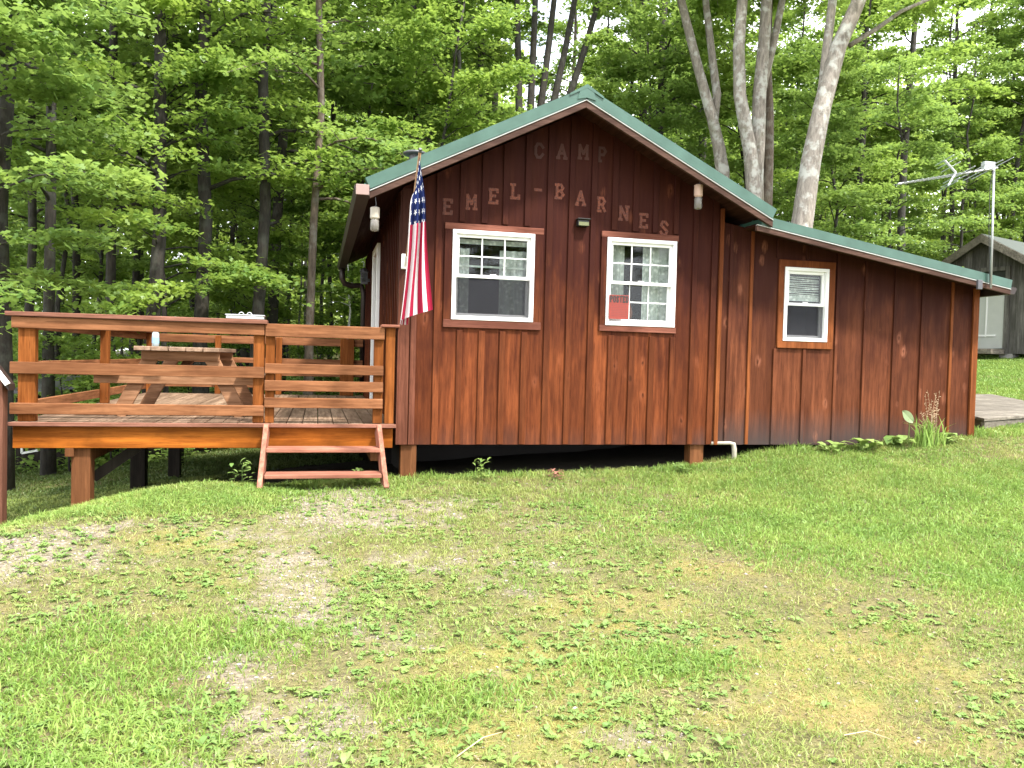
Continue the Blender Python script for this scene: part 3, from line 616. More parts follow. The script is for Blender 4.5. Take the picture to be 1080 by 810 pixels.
# ================================================================= ANTENNA
an = thing('tv_antenna', 'silver rooftop television antenna on a slim mast at the lean-to eave', 'antenna', tuple(at(1045,303,7.2)))
A = lambda x, y, Y=7.19: at(x, y, Y)
MB().tube([A(1045,304), A(1048.5,172)], .011, 8).build('mast', M['alu_dull'], an, smooth=True)
MB().tube([A(947,194,7.12), A(1052,177,7.16)], .010, 6).build('boom', M['alu_dull'], an)
MB().box(A(1043,0)[0], A(1054,0)[0], 7.15, 7.2, A(1048,180)[2], A(1048,172)[2]).build('mast_clamp', M['alu'], an)
mb = MB()
for k in range(13):
    px = 951+k*5.2; py = 194-(px-947)*.162; c = A(px, py, 7.12); L = .09+.004*k; mb.tube([c+np.array([-.05*L,-L,.0]), c+np.array([.05*L,L,0])], .0045, 5)
for px, py, L in ((1012,184,.3),(1024,182,.34),(1036,180,.38),(1046,178,.4)): c = A(px, py, 7.13); mb.tube([c+np.array([-.12*L,-L*.8,.10*L]), c+np.array([.12*L,L*.8,-.10*L])], .005, 5)
mb.build('dipole', M['alu_dull'], an)
mb = MB(); v = A(1008,182,7.12)
for ex, ey in ((996,169),(1000,196)):
    e = A(ex, ey, 7.12); mb.tube([v, e], .011, 6)
    for s in (.45, .75, 1.): c = v+(e-v)*s; mb.tube([c+np.array([-.03,-.16,.015]), c+np.array([.03,.16,-.015])], .0045, 5)
mb.build('corner_reflector', M['alu'], an)
MB().tube([A(1047,179),A(1044,200),A(1043,240),A(1044,300)], .004, 5).build('cable', M['black'], an)
MB().box(A(1043,0)[0], A(1048,0)[0], 7.17, 7.2, A(1045,306)[2], A(1045,296)[2]).build('foot_bracket', M['steel_dark'], an, .004)
# ================================================================= GREY SHED
sh = thing('grey_shed', 'weathered grey wooden shed with white door beyond the lean-to', 'shed', (15.6, 16.5, .3))
ang = R(20); eu = Vector((math.sin(ang), -math.cos(ang), 0)); ev = Vector((math.cos(ang), math.sin(ang), 0)); S0 = Vector((15.75, 16.6, 0))
S0.x, S0.y = float(at(1041,300,16.5)[0]), 16.5
SM = Matrix.Translation(S0) @ Matrix((eu, ev, Vector((0,0,1)))).transposed().to_4x4()   # local x along the gable, y into the shed
gb, hw, pk_, ev_ = .45, 2.0, float(at(1034,246,16.5)[2])-.12, 0
et = pk_-hw*.62
def top(x): return pk_-abs(x)*.62
mb = MB(); x = -hw
DXA, DXB = -.36, .44
while x < hw-.01:
    x2 = min(x+.18, hw); r = random.random()
    def seg(a, b, z0):
        for p, q in ((a, b),):
            if p < 0 < q: seg(p, 0, z0); seg(0, q, z0); return
            m = MB(); m.slant(p, q, 0, .04+.004*(int(abs(x)*10)%2), z0, z0, top(p), top(q), r); mb.add([tuple(SM @ Vector(v)) for v in m.v], m.f, r)
    if DXA-.1 < (x+x2)/2 < DXB+.1: seg(x, x2, 2.52)
    else: seg(x, x2, gb)
    x = x2
for (a, b, z0, z1) in ((-hw, hw, gb, et),): mb.box(hw-.04, hw, .05, 4, gb, et, .5, SM); mb.box(-hw, -hw+.04, .05, 4, gb, et, .5, SM); mb.box(-hw, hw, 4, 4.04, gb, et, .5, SM)
mb.build('wall', M['grey_z'], sh)
mb = MB()
for s in (-1, 1):
    o, i = s*(hw+.3), 0.
    P = [(o,-.35,top(o)+.02),(i,-.35,top(i)+.02),(i,4.3,top(i)+.02),(o,4.3,top(o)+.02)]
    P += [(p[0],p[1],p[2]+.07) for p in P]; mb.add([tuple(SM @ Vector(p)) for p in P], [(3,2,1,0),(4,5,6,7),(0,1,5,4),(1,2,6,5),(2,3,7,6),(3,0,4,7)])
sr = mb.build('roof', M['shade'], sh)
mb = MB()
for s in (-1, 1):
    o = s*(hw+.31); P = [(o,-.39,top(o)-.12),(0,-.39,top(0)-.12),(0,-.352,top(0)-.12),(o,-.352,top(o)-.12)]; P += [(p[0],p[1],p[2]+.2) for p in P]
    mb.add([tuple(SM @ Vector(p)) for p in P], [(3,2,1,0),(4,5,6,7),(0,1,5,4),(1,2,6,5),(2,3,7,6),(3,0,4,7)])
mb.build('rake_board', M['grey_x'], sr)
mb = MB().box(DXA, DXB, -.03, .02, gb+.12, 2.12, .1, SM); sd = mb.build('door', M['door_white'], sh, .01)
mb = MB(); mb.box(DXA-.1, DXA, -.05, .03, gb, 2.45, .3, SM); mb.box(DXB, DXB+.1, -.05, .03, gb, 2.45, .3, SM); mb.box(DXA-.1, DXB+.1, -.055, .03, 2.45, 2.55, .3, SM); mb.build('door_frame', M['grey_z'], sd)
MB().box(DXA, DXB, -.01, .02, 2.125, 2.449, .1, SM).build('transom_window', M['black'], sh)
mb = MB(); mb.box(.1-.08, .13-.08, -.05, -.031, gb+.4, 2.0, 0, SM); mb.box(-.16, .26, -.05, -.031, gb+.42, gb+.46, 0, SM); mb.build('door_trim', M['white'], sd)
MB().box(DXA-.3, DXB+.06, -.7, -.06, gb-.02, gb+.10, .3, SM).build('doorstep', M['grey_x'], sh, .01)
mb = MB()
for x in (-1.8, -.6, .5, 1.7): mb.box(x-.15, x+.15, .0, .3, -.3, gb-.001, .3, SM)
mb.build('foundation_block', M['rock'], sh)
# ================================================================= BOARDWALK
bw = thing('boardwalk', 'low weathered grey plank walkway beside the lean-to corner', 'walkway', (8.6, 8.9, -.6))
a, b, c, d = Vector((7.62,7.86,-.545)), Vector((10.0,8.72,-.50)), Vector((10.35,10.55,-.345)), Vector((7.9,9.9,-.36))
mb = MB(); N = 13
for i in range(N):
    p, q = i/N, (i+.93)/N; P = [a.lerp(d,p), b.lerp(c,p), b.lerp(c,q), a.lerp(d,q)]; dz = Vector((0,0,-.035)); jit = random.uniform(-.02,.02)
    P[1] = P[1]+(P[1]-P[0]).normalized()*jit; P[2] = P[2]+(P[2]-P[3]).normalized()*jit
    mb.add([p_+dz for p_ in P]+P, [(3,2,1,0),(4,5,6,7),(0,1,5,4),(1,2,6,5),(2,3,7,6),(3,0,4,7)])
mb.build('planks', M['grey_x'], bw, .003)
mb = MB(); mb.beam(a+Vector((.02,.04,-.085)), b+Vector((0,.04,-.085)), .04, .09); mb.beam(a.lerp(d,.03)+Vector((.05,0,-.09)), d+Vector((.05,0,-.09)), .04, .09); mb.beam(b+Vector((-.05,0,-.09)), c+Vector((-.05,0,-.09)), .04, .09); mb.build('joists', M['grey_x'], bw)
# ================================================================= LEFT EDGE: small hut, dark coop
hx = at(8,450,7.35)[0]
hut = thing('brown_hut', 'small brown board hut with white roof edge at the left border', 'hut', (hx-.4, 7.3, -1.3))
zt = at(5,400,7.0)[2]
MB().box(hx-.9, hx-.0, 7.24, 7.35, -1.9, zt-.02).build('hut_wall', M['brown_hut'], hut, .004)
e0, e1 = at(-40,337,7.3), at(13,405,7.3)
mb = MB(); mb.beam((e0[0],7.2,e0[2]),(e1[0],7.2,e1[2]),.03,.035,(0,0,1)); mb.build('roof_edge', M['white'], hut)
mb = MB(); mb.add([(e0[0]-.02,7.22,e0[2]-.05),(e1[0],7.22,e1[2]-.05),(e1[0],7.36,e1[2]-.05),(e0[0],7.36,e0[2]-.05),(e0[0]-.02,7.22,e0[2]),(e1[0],7.22,e1[2]),(e1[0],7.36,e1[2]),(e0[0],7.36,e0[2])], [(3,2,1,0),(4,5,6,7),(0,1,5,4),(1,2,6,5),(2,3,7,6),(3,0,4,7)]); mb.build('hut_roof', M['gutter'], hut)
Yc = 14.2; c0, c1 = at(6,412,Yc), at(97,398,Yc+1.)
cg = gz1(-4.5, Yc)
cp = thing('dark_coop', 'low dark coop with black sloping roof behind the deck', 'coop', (-4.6, Yc, cg))
mb = MB(); mb.add([(c0[0],Yc,c0[2]-.06),(c1[0],Yc,c1[2]-.16),(c1[0],Yc+1.5,c1[2]+.0),(c0[0],Yc+1.5,c0[2]+.1),(c0[0],Yc,c0[2]-.02),(c1[0],Yc,c1[2]-.12),(c1[0],Yc+1.5,c1[2]+.04),(c0[0],Yc+1.5,c0[2]+.14)], [(3,2,1,0),(4,5,6,7),(0,1,5,4),(1,2,6,5),(2,3,7,6),(3,0,4,7)]); mb.build('coop_roof', M['steel_dark'], cp)
x0_, x1_ = c0[0]+.1, c1[0]-.1
MB().box(x0_, x0_+.9, Yc+.15, Yc+1.4, cg-.2, c0[2]-.12).build('coop_wall', M['dark_pier'], cp)
mb = MB()
for x in np.linspace(x0_+1., x1_, 7): mb.box(x-.02, x+.02, Yc+.15, Yc+.19, cg-.1, c1[2]-.14)
mb.build('coop_slats', M['dark_pier'], cp)
f0, f1 = at(23,478,Yc-.3), at(62,467,Yc-.3)
mb = MB()
for s0, s1 in (((23,478),(62,471)),((23,467),(62,463)),((23,478),(23,466)),((62,471),(62,462))): mb.beam(at(*s0,Yc-.3), at(*s1,Yc-.3), .03, .03, (0,1,0))
wf = mb.build('leaning_frame', M['white'], None); tag(wf, 'white rectangular frame lying on the grass by the dark coop', 'frame')
# ================================================================= GROUND
def fan(lo, hi, step, far, grow=1.25):
    a = list(np.arange(lo, hi+step/2, step)); d = step
    while a[-1] < far: d *= grow; a.append(a[-1]+d)
    d = step; b = []; x = lo
    while x > -far: d *= grow; x -= d; b.append(x)
    return np.array(b[::-1]+a)
gxs, gys = fan(-5, 11, .06, 420), fan(1.6, 14, .06, 420)
GX, GY = np.meshgrid(gxs, gys); GZ = gz(GX, GY)
def blob(px, py, rx, ry, w=1.):
    c = gpx(px, py); e = gpx(px+rx, py); q = gpx(px, py+ry); return c[0], c[1], abs(e[0]-c[0]), abs(q[1]-c[1]), w
GRAV = [blob(*b) for b in ((30,585,75,26,1.2),(90,560,60,14,1.),(355,532,65,22,1.45),(440,530,60,16,1.0),(250,560,60,14,.9),(300,640,55,30,.95),(300,590,60,22,.95),(460,590,80,24,.9),(420,690,50,24,.7),(320,760,75,40,1.05),(520,715,40,14,.6),(580,560,40,10,.6),(260,710,60,30,.9),(690,770,60,14,.5),(760,740,40,14,.45),(50,650,40,14,.6))]
MOSS = [blob(*b) for b in ((620,640,90,16),(520,700,80,40),(700,700,120,28),(900,690,130,26),(560,770,120,40),(850,745,120,28),(1000,720,90,30),(640,660,60,14),(280,610,90,16),(220,570,80,12),(1000,790,120,25),(760,600,60,10))]
LUSH = [blob(*b) for b in ((950,530,190,45),(830,500,120,16),(1050,600,80,40),(230,680,70,22),(60,720,110,50),(330,520,70,10),(160,530,110,10),(60,790,120,40),(700,700,70,16),(470,740,60,16))]
def field(L, x, y):
    o = np.zeros_like(x)
    for cx, cy, rx, ry, w in L: o = np.maximum(o, w*np.exp(-.5*((x-cx)/rx)**2-.5*((y-cy)/ry)**2*1.0))
    return o
def masks(x, y):
    n1 = vnoise(x, y, 2.2, 1)*.5+vnoise(x, y, 6, 2)*.3+vnoise(x, y, 15, 4)*.2
    n2 = vnoise(x, y, 1.6, 8)*.5+vnoise(x, y, 5, 9)*.3+vnoise(x, y, 13, 6)*.2
    n3 = vnoise(x, y, 28, 14)*.5+vnoise(x, y, 55, 15)*.5; g = np.clip((field(GRAV, x, y)*.95+n1*1.4+n3*1.1-1.68)*2.2, 0, 1)*.92; m = np.clip((field(MOSS, x, y)*.8+n2*1.5+n3*1.2-1.62)*2.0, 0, 1)*.95
    lu = np.clip(field(LUSH, x, y)*1.3+(n1-.5)*.8, 0, 1)
    yard = (y < 9)
    return g*yard, m*yard*(1-g), lu
gm, mm, lm = masks(GX, GY)
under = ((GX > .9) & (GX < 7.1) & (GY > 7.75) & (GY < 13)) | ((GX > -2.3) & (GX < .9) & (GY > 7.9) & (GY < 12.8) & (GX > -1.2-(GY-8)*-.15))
def wood_edge(x): return np.where(x < 3, 14.0+.1*x, 14.0+(x-3)*.55)
fm = np.clip((GY-wood_edge(GX)+vnoise(GX,GY,.5,12)*2-1)/2.5, 0, 1)
shape = GX.shape; idx = np.arange(GX.size).reshape(shape)
fc = np.stack([idx[:-1,:-1], idx[:-1,1:], idx[1:,1:], idx[1:,:-1]], -1).reshape(-1, 4)
def t_ground():
    t = NT('yard_soil'); p = t.pos(); n = t.noise(p, 9, 6, .7); f = t.noise(p, 70, 4, .8); v = t.n('ShaderNodeTexVoronoi', {'Vector': p, 'Scale': 55.}); big = t.noise(p, 1.1, 4, .6)
    grass = t.mix(t.rng(n, .35, .65), (.10,.105,.035), (.19,.185,.065)); grass = t.mix(t.rng(f, .45, .65, 0, .6), grass, (.25,.20,.12)); grass = t.mix(t.rng(big, .4, .65, 0, .5), grass, (.17,.13,.07))
    grav = t.mix(t.n('ShaderNodeSeparateColor', {0: v.outputs['Color']}).outputs[0], (.17,.135,.105), (.36,.30,.245)); grav = t.mix(t.rng(n, .45, .6, 0, .55), grav, (.20,.20,.09)); grav = t.mix(t.rng(f, .5, .7, 0, .6), grav, (.10,.085,.07))
    moss = t.mix(t.rng(f, .35, .65), (.19,.17,.045), (.29,.235,.08)); moss = t.mix(t.rng(n, .42, .58, 0, .8), moss, (.17,.17,.06)); moss = t.mix(t.rng(big, .5, .62, 0, .4), moss, (.26,.16,.08))
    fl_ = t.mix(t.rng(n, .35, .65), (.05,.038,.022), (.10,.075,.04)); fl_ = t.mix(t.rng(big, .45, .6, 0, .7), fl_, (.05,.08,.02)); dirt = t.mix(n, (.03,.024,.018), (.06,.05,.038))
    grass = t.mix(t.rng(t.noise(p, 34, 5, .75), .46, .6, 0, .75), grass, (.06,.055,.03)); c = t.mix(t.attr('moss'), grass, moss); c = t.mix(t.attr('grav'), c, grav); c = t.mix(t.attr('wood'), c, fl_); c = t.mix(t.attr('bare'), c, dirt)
    h = t.math('ADD', t.math('MULTIPLY', v.outputs['Distance'], -.4), f)
    return t.done(t.bsdf(c, .95, h, .7, .02, Specular_IOR_Level=.15))
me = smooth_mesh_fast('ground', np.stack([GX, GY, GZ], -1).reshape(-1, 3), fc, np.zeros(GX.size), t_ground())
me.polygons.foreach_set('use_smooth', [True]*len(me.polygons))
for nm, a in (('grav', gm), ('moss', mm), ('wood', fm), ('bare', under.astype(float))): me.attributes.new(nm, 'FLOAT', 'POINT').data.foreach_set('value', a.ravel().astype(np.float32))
gr = bpy.data.objects.new('ground', me); C.objects.link(gr); gr['kind'] = 'structure'
# ---------------------------------------------------------------- lawn blades
def inside_struct(x, y):
    bad = ((x > .72) & (x < 7.2) & (y > 7.72) & (y < 13.3)); bad |= (x > 7.55) & (x < 10.3) & (y > 7.9+(x-7.6)*.36) & (y < 10.0+(x-7.6)*.3); bad |= ((x > -2.4) & (x < .8) & (y > 8.0) & (y < 12.9) & (x > -1.1))
    return bad
def inview(x, y, m=1.06):
    c = np.stack([x, y, gz(x, y, False)], -1); z = c@_f; px = 540+FPX*(c@RR)/z; py = 405-FPX*(c@UU)/z
    return (z > 1.5) & (px > 540-560*m) & (px < 540+560*m) & (py < 850)
def scatter(n, x0, x1, y0, y1, dens):
    x = RNG.uniform(x0, x1, n); y = RNG.uniform(y0, y1, n); k = RNG.random(n) < dens(x, y); x, y = x[k], y[k]
    k = inview(x, y) & ~inside_struct(x, y); return x[k], y[k]
def blades(name, x, y, h, w, mat, label, lean=.6, col=None):
    n = len(x); z = gz(x, y)-.004; az = RNG.uniform(0, 2*np.pi, n); la = RNG.uniform(0, 2*np.pi, n); ln = h*RNG.uniform(.1, lean*1.6, n)
    dx, dy = np.cos(az)*w/2, np.sin(az)*w/2; lx, ly = np.cos(la)*ln, np.sin(la)*ln
    P = np.empty((n, 5, 3)); P[:,0] = np.stack([x-dx, y-dy, z], -1); P[:,1] = np.stack([x+dx, y+dy, z], -1)
    P[:,2] = np.stack([x+dx*.8+lx*.35, y+dy*.8+ly*.35, z+h*.6], -1); P[:,3] = np.stack([x-dx*.8+lx*.35, y-dy*.8+ly*.35, z+h*.6], -1); P[:,4] = np.stack([x+lx, y+ly, z+h*np.clip(1.05-ln/h*.35, .55, 1)], -1)
    b = np.arange(n)[:,None]*5; F = np.concatenate([b+np.array([[0,1,2]]), b+np.array([[0,2,3]]), b+np.array([[3,2,4]])], 1).reshape(-1, 3)
    r = np.repeat(RNG.random(n) if col is None else col, 5); me = smooth_mesh_fast(name, P.reshape(-1, 3), F, r, mat)
    o = bpy.data.objects.new(name, me); C.objects.link(o); return tag(o, label, 'grass', None, 'stuff')
def dd(f): return lambda x, y: f(*masks(x, y), x, y)
x, y = scatter(1500000, -5, 13, 1.9, 10.5, dd(lambda g, m, l, x, y: (.30+.55*np.clip(vnoise(x,y,2.5,21)*1.6-.35,0,1))*(.35+.65*(vnoise(x,y,9,22)>.35))*(1-.80*g)*(1-.6*m)))
h = RNG.uniform(.010, .042, len(x))*(1+.5*(y > 6)); blades('lawn_grass', x, y, h, RNG.uniform(.003,.007,len(x)), M['grass'], 'short patchy yellow-green lawn in front of the cabin', 1.2)
x, y = scatter(1500000, -5, 14, 1.9, 13, dd(lambda g, m, l, x, y: np.clip(l*1.1-.15, 0, .8)*(1-g)))
h = RNG.uniform(.022, .065, len(x)); blades('lush_grass', x, y, h, RNG.uniform(.004,.010,len(x)), M['lush'], 'thicker bright green grass on the rising right side of the lawn', 1.1)
x, y = scatter(1300000, -5, 13, 1.9, 8.0, dd(lambda g, m, l, x, y: m*.75))
h = RNG.uniform(.004, .014, len(x)); blades('moss', x, y, h, RNG.uniform(.004,.008,len(x)), M['moss'], 'yellow and orange moss patches in the thin lawn', 1.2)
x, y = scatter(900000, -5, 10, 1.9, 7.6, dd(lambda g, m, l, x, y: .42*(1-.4*g)*(vnoise(x,y,7,71) > .3)))
blades('thatch', x, y, RNG.uniform(.004,.018,len(x)), RNG.uniform(.002,.005,len(x)), M['thatch'], 'dry straw coloured thatch lying in the thin lawn', 3.)
# grass further off: left lawn under and behind the deck, right lawn by the shed
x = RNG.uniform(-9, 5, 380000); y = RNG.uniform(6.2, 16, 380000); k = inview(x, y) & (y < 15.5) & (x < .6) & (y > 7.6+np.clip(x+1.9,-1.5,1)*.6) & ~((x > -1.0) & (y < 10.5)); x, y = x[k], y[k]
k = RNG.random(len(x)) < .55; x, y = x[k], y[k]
h = RNG.uniform(.02, .05, len(x)); blades('rear_grass', x, y, h, RNG.uniform(.010,.022,len(x)), M['painted_shade_grass'], 'short grass with painted-in shade below and behind the deck', 1.)
x = RNG.uniform(7, 24, 420000); y = RNG.uniform(7.5, 26, 420000); k = inview(x, y) & ~inside_struct(x, y) & (y < 8+x*.75); x, y = x[k], y[k]
h = RNG.uniform(.03, .07, len(x)); blades('far_lawn', x, y, h, RNG.uniform(.010,.022,len(x)), M['lush'], 'green lawn rising towards the grey shed')
# taller fringe along the cabin foot, crest and deck edge
def along(n, pts, sx, sy):
    pts = np.array(pts); t = RNG.random(n)*(len(pts)-1); i = t.astype(int); f = (t-i)[:,None]; p = pts[i]*(1-f)+pts[i+1]*f; return p[:,0]+RNG.normal(0,sx,n), p[:,1]+RNG.normal(0,sy,n)
x, y = along(9000, [(.9,7.55),(2.4,7.5),(3.8,7.5),(5.2,7.5),(7.2,7.45),(7.4,7.9)], .1, .07)
x2, y2 = along(9000, [(-4.2,5.6),(-3.0,6.1),(-1.9,6.75),(-1.2,7.2),(-.4,7.45),(.7,7.5)], .1, .12)
x, y = np.append(x, x2), np.append(y, y2); k = (vnoise(x, y, 3, 31) > .5) & (RNG.random(len(x)) < .6); x, y = x[k], y[k]
blades('fringe_grass', x, y, RNG.uniform(.03,.10,len(x))*(.3+vnoise(x,y,4,33)), RNG.uniform(.004,.009,len(x)), M['lush'], 'longer uncut grass along the foot of the cabin and deck', .8)
# ---------------------------------------------------------------- broad leaves
def leaves_mesh(cx, cy, cz, az, tilt, L, W, rnd, fold=.25):
    """pointed 6-vertex leaf from its base, bending over"""
    n = len(cx); s = np.array([0,.3,.3,.7,.7,1.]); wd = np.array([0,.5,-.5,.42,-.42,0.]); up = np.array([0,.42,.42,.62,.62,.5])
    P = np.empty((n, 6, 3)); ca, sa = np.cos(az), np.sin(az)
    for k in range(6):
        l = L*s[k]*np.cos(tilt*.8); v = L*up[k]*np.sin(tilt)+abs(wd[k])*W*fold; w = wd[k]*W
        P[:,k] = np.stack([cx+ca*l-sa*w, cy+sa*l+ca*w, cz+v], -1)
    b = np.arange(n)[:,None]*6; F = np.concatenate([b+np.array([[0,2,1]]), b+np.array([[1,2,4]]), b+np.array([[1,4,3]]), b+np.array([[3,4,5]])], 1).reshape(-1, 3)
    return P.reshape(-1, 3), F, np.repeat(rnd, 6)
def rosettes(n, box, dens, Lr, k0, k1, name, mat, label, wr=.4):
    x, y = scatter(n, *box, dens); k = RNG.integers(k0, k1+1, len(x)); X, Y = np.repeat(x, k), np.repeat(y, k); N = len(X); sc = np.repeat(RNG.uniform(.6, 1.3, len(x)), k)
    L = RNG.uniform(*Lr, N)*sc; P, F, r = leaves_mesh(X+RNG.normal(0,.006,N), Y+RNG.normal(0,.006,N), gz(X, Y), RNG.uniform(0,2*np.pi,N), RNG.uniform(.15,1.0,N), L, L*RNG.uniform(wr*.7,wr*1.2,N), np.repeat(RNG.random(len(x)),k)*.6+RNG.random(N)*.4)
    o = bpy.data.objects.new(name, smooth_mesh_fast(name, P, F, r, mat)); C.objects.link(o); return tag(o, label, 'weeds', None, 'stuff')
rosettes(17000, (-5,5,1.9,7.6), dd(lambda g, m, l, x, y: np.clip(vnoise(x,y,1.3,41)*1.7-.45,0,1)*np.clip(1.15-.35*(x+.6),.12,1)*(1-.55*g)), (.020,.052), 4, 8, 'broadleaf_weeds', M['weed'], 'broad leaved weeds thick at the left of the lawn', .38)
rosettes(30000, (-5,9,1.9,7.6), dd(lambda g, m, l, x, y: np.clip(vnoise(x,y,2.1,51)*2.2-1.0,0,1)*(1-.7*g)), (.014,.03), 5, 10, 'clover', M['weed'], 'low clover patches scattered in the lawn', .85)
# litter, pebbles
def litter(n, mat, name, label, size, dens):
    x, y = scatter(n, -5, 9, 1.9, 7.6, dens); N = len(x); L = RNG.uniform(*size, N)
    P, F, r = leaves_mesh(x, y, gz(x, y)+.006, RNG.uniform(0,2*np.pi,N), RNG.uniform(-.1,.5,N), L, L*.3, RNG.random(N)); o = bpy.data.objects.new(name, smooth_mesh_fast(name, P, F, r, mat)); C.objects.link(o); return tag(o, label, 'leaf litter', None, 'stuff')
litter(5000, plain('dead_leaf', (.24,.17,.10), .8, var=.4, scale=20), 'fallen_leaves', 'dry tan leaves and chips strewn over the lawn', (.012,.04), lambda x, y: .7)
x, y = scatter(420000, -5, 8, 1.9, 7.6, dd(lambda g, m, l, x, y: g*.32+.02)); N = len(x)
s = RNG.gamma(2.2, .0022, N)+.0025; oc = np.array([(1,0,0),(0,1,0),(-1,0,0),(0,-1,0),(.1,.1,.8),(0,0,-.5)])[None]*RNG.uniform(.6,1.3,(N,6,1)); aa = RNG.uniform(0,6.28,N); ca, sa = np.cos(aa)[:,None], np.sin(aa)[:,None]
P = np.empty((N,6,3)); P[...,0] = (oc[...,0]*ca-oc[...,1]*sa)*s[:,None]+x[:,None]; P[...,1] = (oc[...,0]*sa+oc[...,1]*ca)*s[:,None]*.75+y[:,None]; P[...,2] = oc[...,2]*s[:,None]*.6+gz(x,y)[:,None]+.001
b = np.arange(N)[:,None]*6; F = np.concatenate([b+np.array([q]) for q in ((0,1,4),(1,2,4),(2,3,4),(3,0,4),(1,0,5),(2,1,5),(3,2,5),(0,3,5))], 1).reshape(-1,3)
tp = NT('pebble'); c = tp.ramp(tp.attr('rnd'), [(0,(.12,.10,.08)),(.6,(.25,.21,.17)),(1,(.46,.41,.35))]); pm = tp.done(tp.bsdf(c, .9))
o = bpy.data.objects.new('gravel', smooth_mesh_fast('gravel', P.reshape(-1,3), F, np.repeat(RNG.random(N),6), pm)); C.objects.link(o); tag(o, 'grey gravel chips in the worn bare patches', 'gravel', None, 'stuff')
# twigs on the lawn
for (x0,y0),(x1,y1) in (((890,778),(940,783)),((480,802),(530,775)),((975,606),(1010,612)),((0,0),(0,0)))[:3]:
    a, b = gpx(x0,y0), gpx(x1,y1); m = (a+b)/2+np.array([.02,.03,.01]); a[2]+=.01; b[2]+=.012; m[2] += .012
    tg = MB().tube([a, m, b], [.0028,.0025,.001], 5).build('twig', M['dry'], None)
    tag(tg, {890:'dry twig lying in the mossy lower right of the lawn', 480:'thin dry twig at the bottom centre of the lawn', 975:'short dry twig lying in the greener right lawn'}[x0], 'twig', 'twigs on the lawn')
# ---------------------------------------------------------------- plants by the cabin
def clump(name, label, cat, x, y, n, hr, w, mat, lean, spread):
    z = gz1(x, y); t = thing(name, label, cat, (x, y, z)); return t, z
gx, gy = at(978,468,7.3)[0], 7.3; t, z = clump('ornamental_grass', 'clump of strap leaved grass with dry seed stalks by the lean-to corner', 'plant', gx, gy, 0,0,0,0,0,0)
mb = MB()
for i in range(90):
    a = random.uniform(0,6.28); L = random.uniform(.18,.40); ln = random.uniform(.2,.9); bx0, by0 = gx+random.gauss(0,.075), gy+random.gauss(0,.03); w = .007
    q = [(bx0,by0,z-.02),(bx0+math.cos(a)*L*ln*.3,by0+math.sin(a)*L*ln*.2,z+L*.6),(bx0+math.cos(a)*L*ln*.8,by0+math.sin(a)*L*ln*.5,z+L*(1-.35*ln))]
    mb.add([(q[0][0]-w,q[0][1],q[0][2]),(q[0][0]+w,q[0][1],q[0][2]),(q[1][0]+w,q[1][1],q[1][2]),(q[1][0]-w,q[1][1],q[1][2]),q[2]], [(0,1,2,3),(3,2,4)])
mb.build('foliage', M['lush'], t)
mb = MB()
for i in range(11):
    a = random.uniform(-1.5,1.5); h = random.uniform(.35,.66); x0 = gx+random.gauss(.02,.06); pts = [(x0,gy,z),(x0+a*.02,gy-.01,z+h*.6),(x0+a*.07,gy-.02,z+h)]
    mb.tube(pts, [.0025,.002,.001], 4)
    for k in range(7): s = .6+.4*k/7; mb.tube([(x0+a*.07*s,gy-.02*s,z+h*s),(x0+a*.07*s+random.uniform(-.03,.03),gy-.03,z+h*s+random.uniform(-.01,.03))], [.002,.003], 4)
mb.build('seed_stalks', M['dry'], t)
def leafy(name, label, cat, x, y, L, n, mat=None, wr=.55, tilt=(.3,.9), sp=.05, dz=0., group=None):
    z = gz1(x, y)+dz; X = np.full(n, x)+RNG.normal(0,sp,n); Y = np.full(n, y)+RNG.normal(0,sp*.6,n); l = RNG.uniform(L*.7,L*1.2,n)
    P, F, r = leaves_mesh(X, Y, np.full(n, z)+np.linspace(0,.06,n), RNG.uniform(0,6.28,n), RNG.uniform(*tilt,n), l, l*wr, RNG.random(n))
    me_o = mesh_obj(name, P, F, mat or M['weed'], None, r); return tag(me_o, label, cat, group)
for px, py, L, n, lab in ((915,466,.19,14,'low broad leaved plant by the lean-to wall left of the grass clump'),(945,460,.17,14,'grey-green leafy plant close left of the tall grass clump'),(1000,452,.16,12,'small leafy plant between grass clump and lean-to corner'),(880,470,.15,12,'leftmost small leafy plant under the lean-to boards')):
    p = at(px, py, 7.35); leafy('hosta', lab, 'plant', p[0], 7.38, L, n)
bp = at(956,440,7.33); t = thing('burdock', 'single large pale upright leaf beside the grass clump', 'plant', (bp[0]+.05, 7.35, gz1(bp[0]+.05,7.35)))
MB().tube([(bp[0]+.06,7.36,gz1(bp[0],7.36)-.02),(bp[0]+.05,7.34,bp[2]-.05),(bp[0]+.02,7.32,bp[2]-.02)], .004, 5).build('stem', M['weed'], t)
V = []; 
for i in range(13):
    s = i/12; w = .045*math.sin(math.pi*min(1,s*.95+.05))**.7; cxx = bp[0]+.075-.14*s; czz = bp[2]-.05+.12*s
    V += [(cxx-w*.6, 7.31+.01*math.sin(s*3), czz-w*.9), (cxx, 7.32, czz), (cxx+w*.6, 7.31, czz+w*.9)]
F = []
for i in range(12): F += [(3*i,3*i+1,3*i+4,3*i+3),(3*i+1,3*i+2,3*i+5,3*i+4)]
mesh_obj('leaf', V, F, t_leaf('pale_leaf', (.30,.38,.22), (.34,.42,.24), (.3,.4,.2), .3), t, [.5]*len(V))
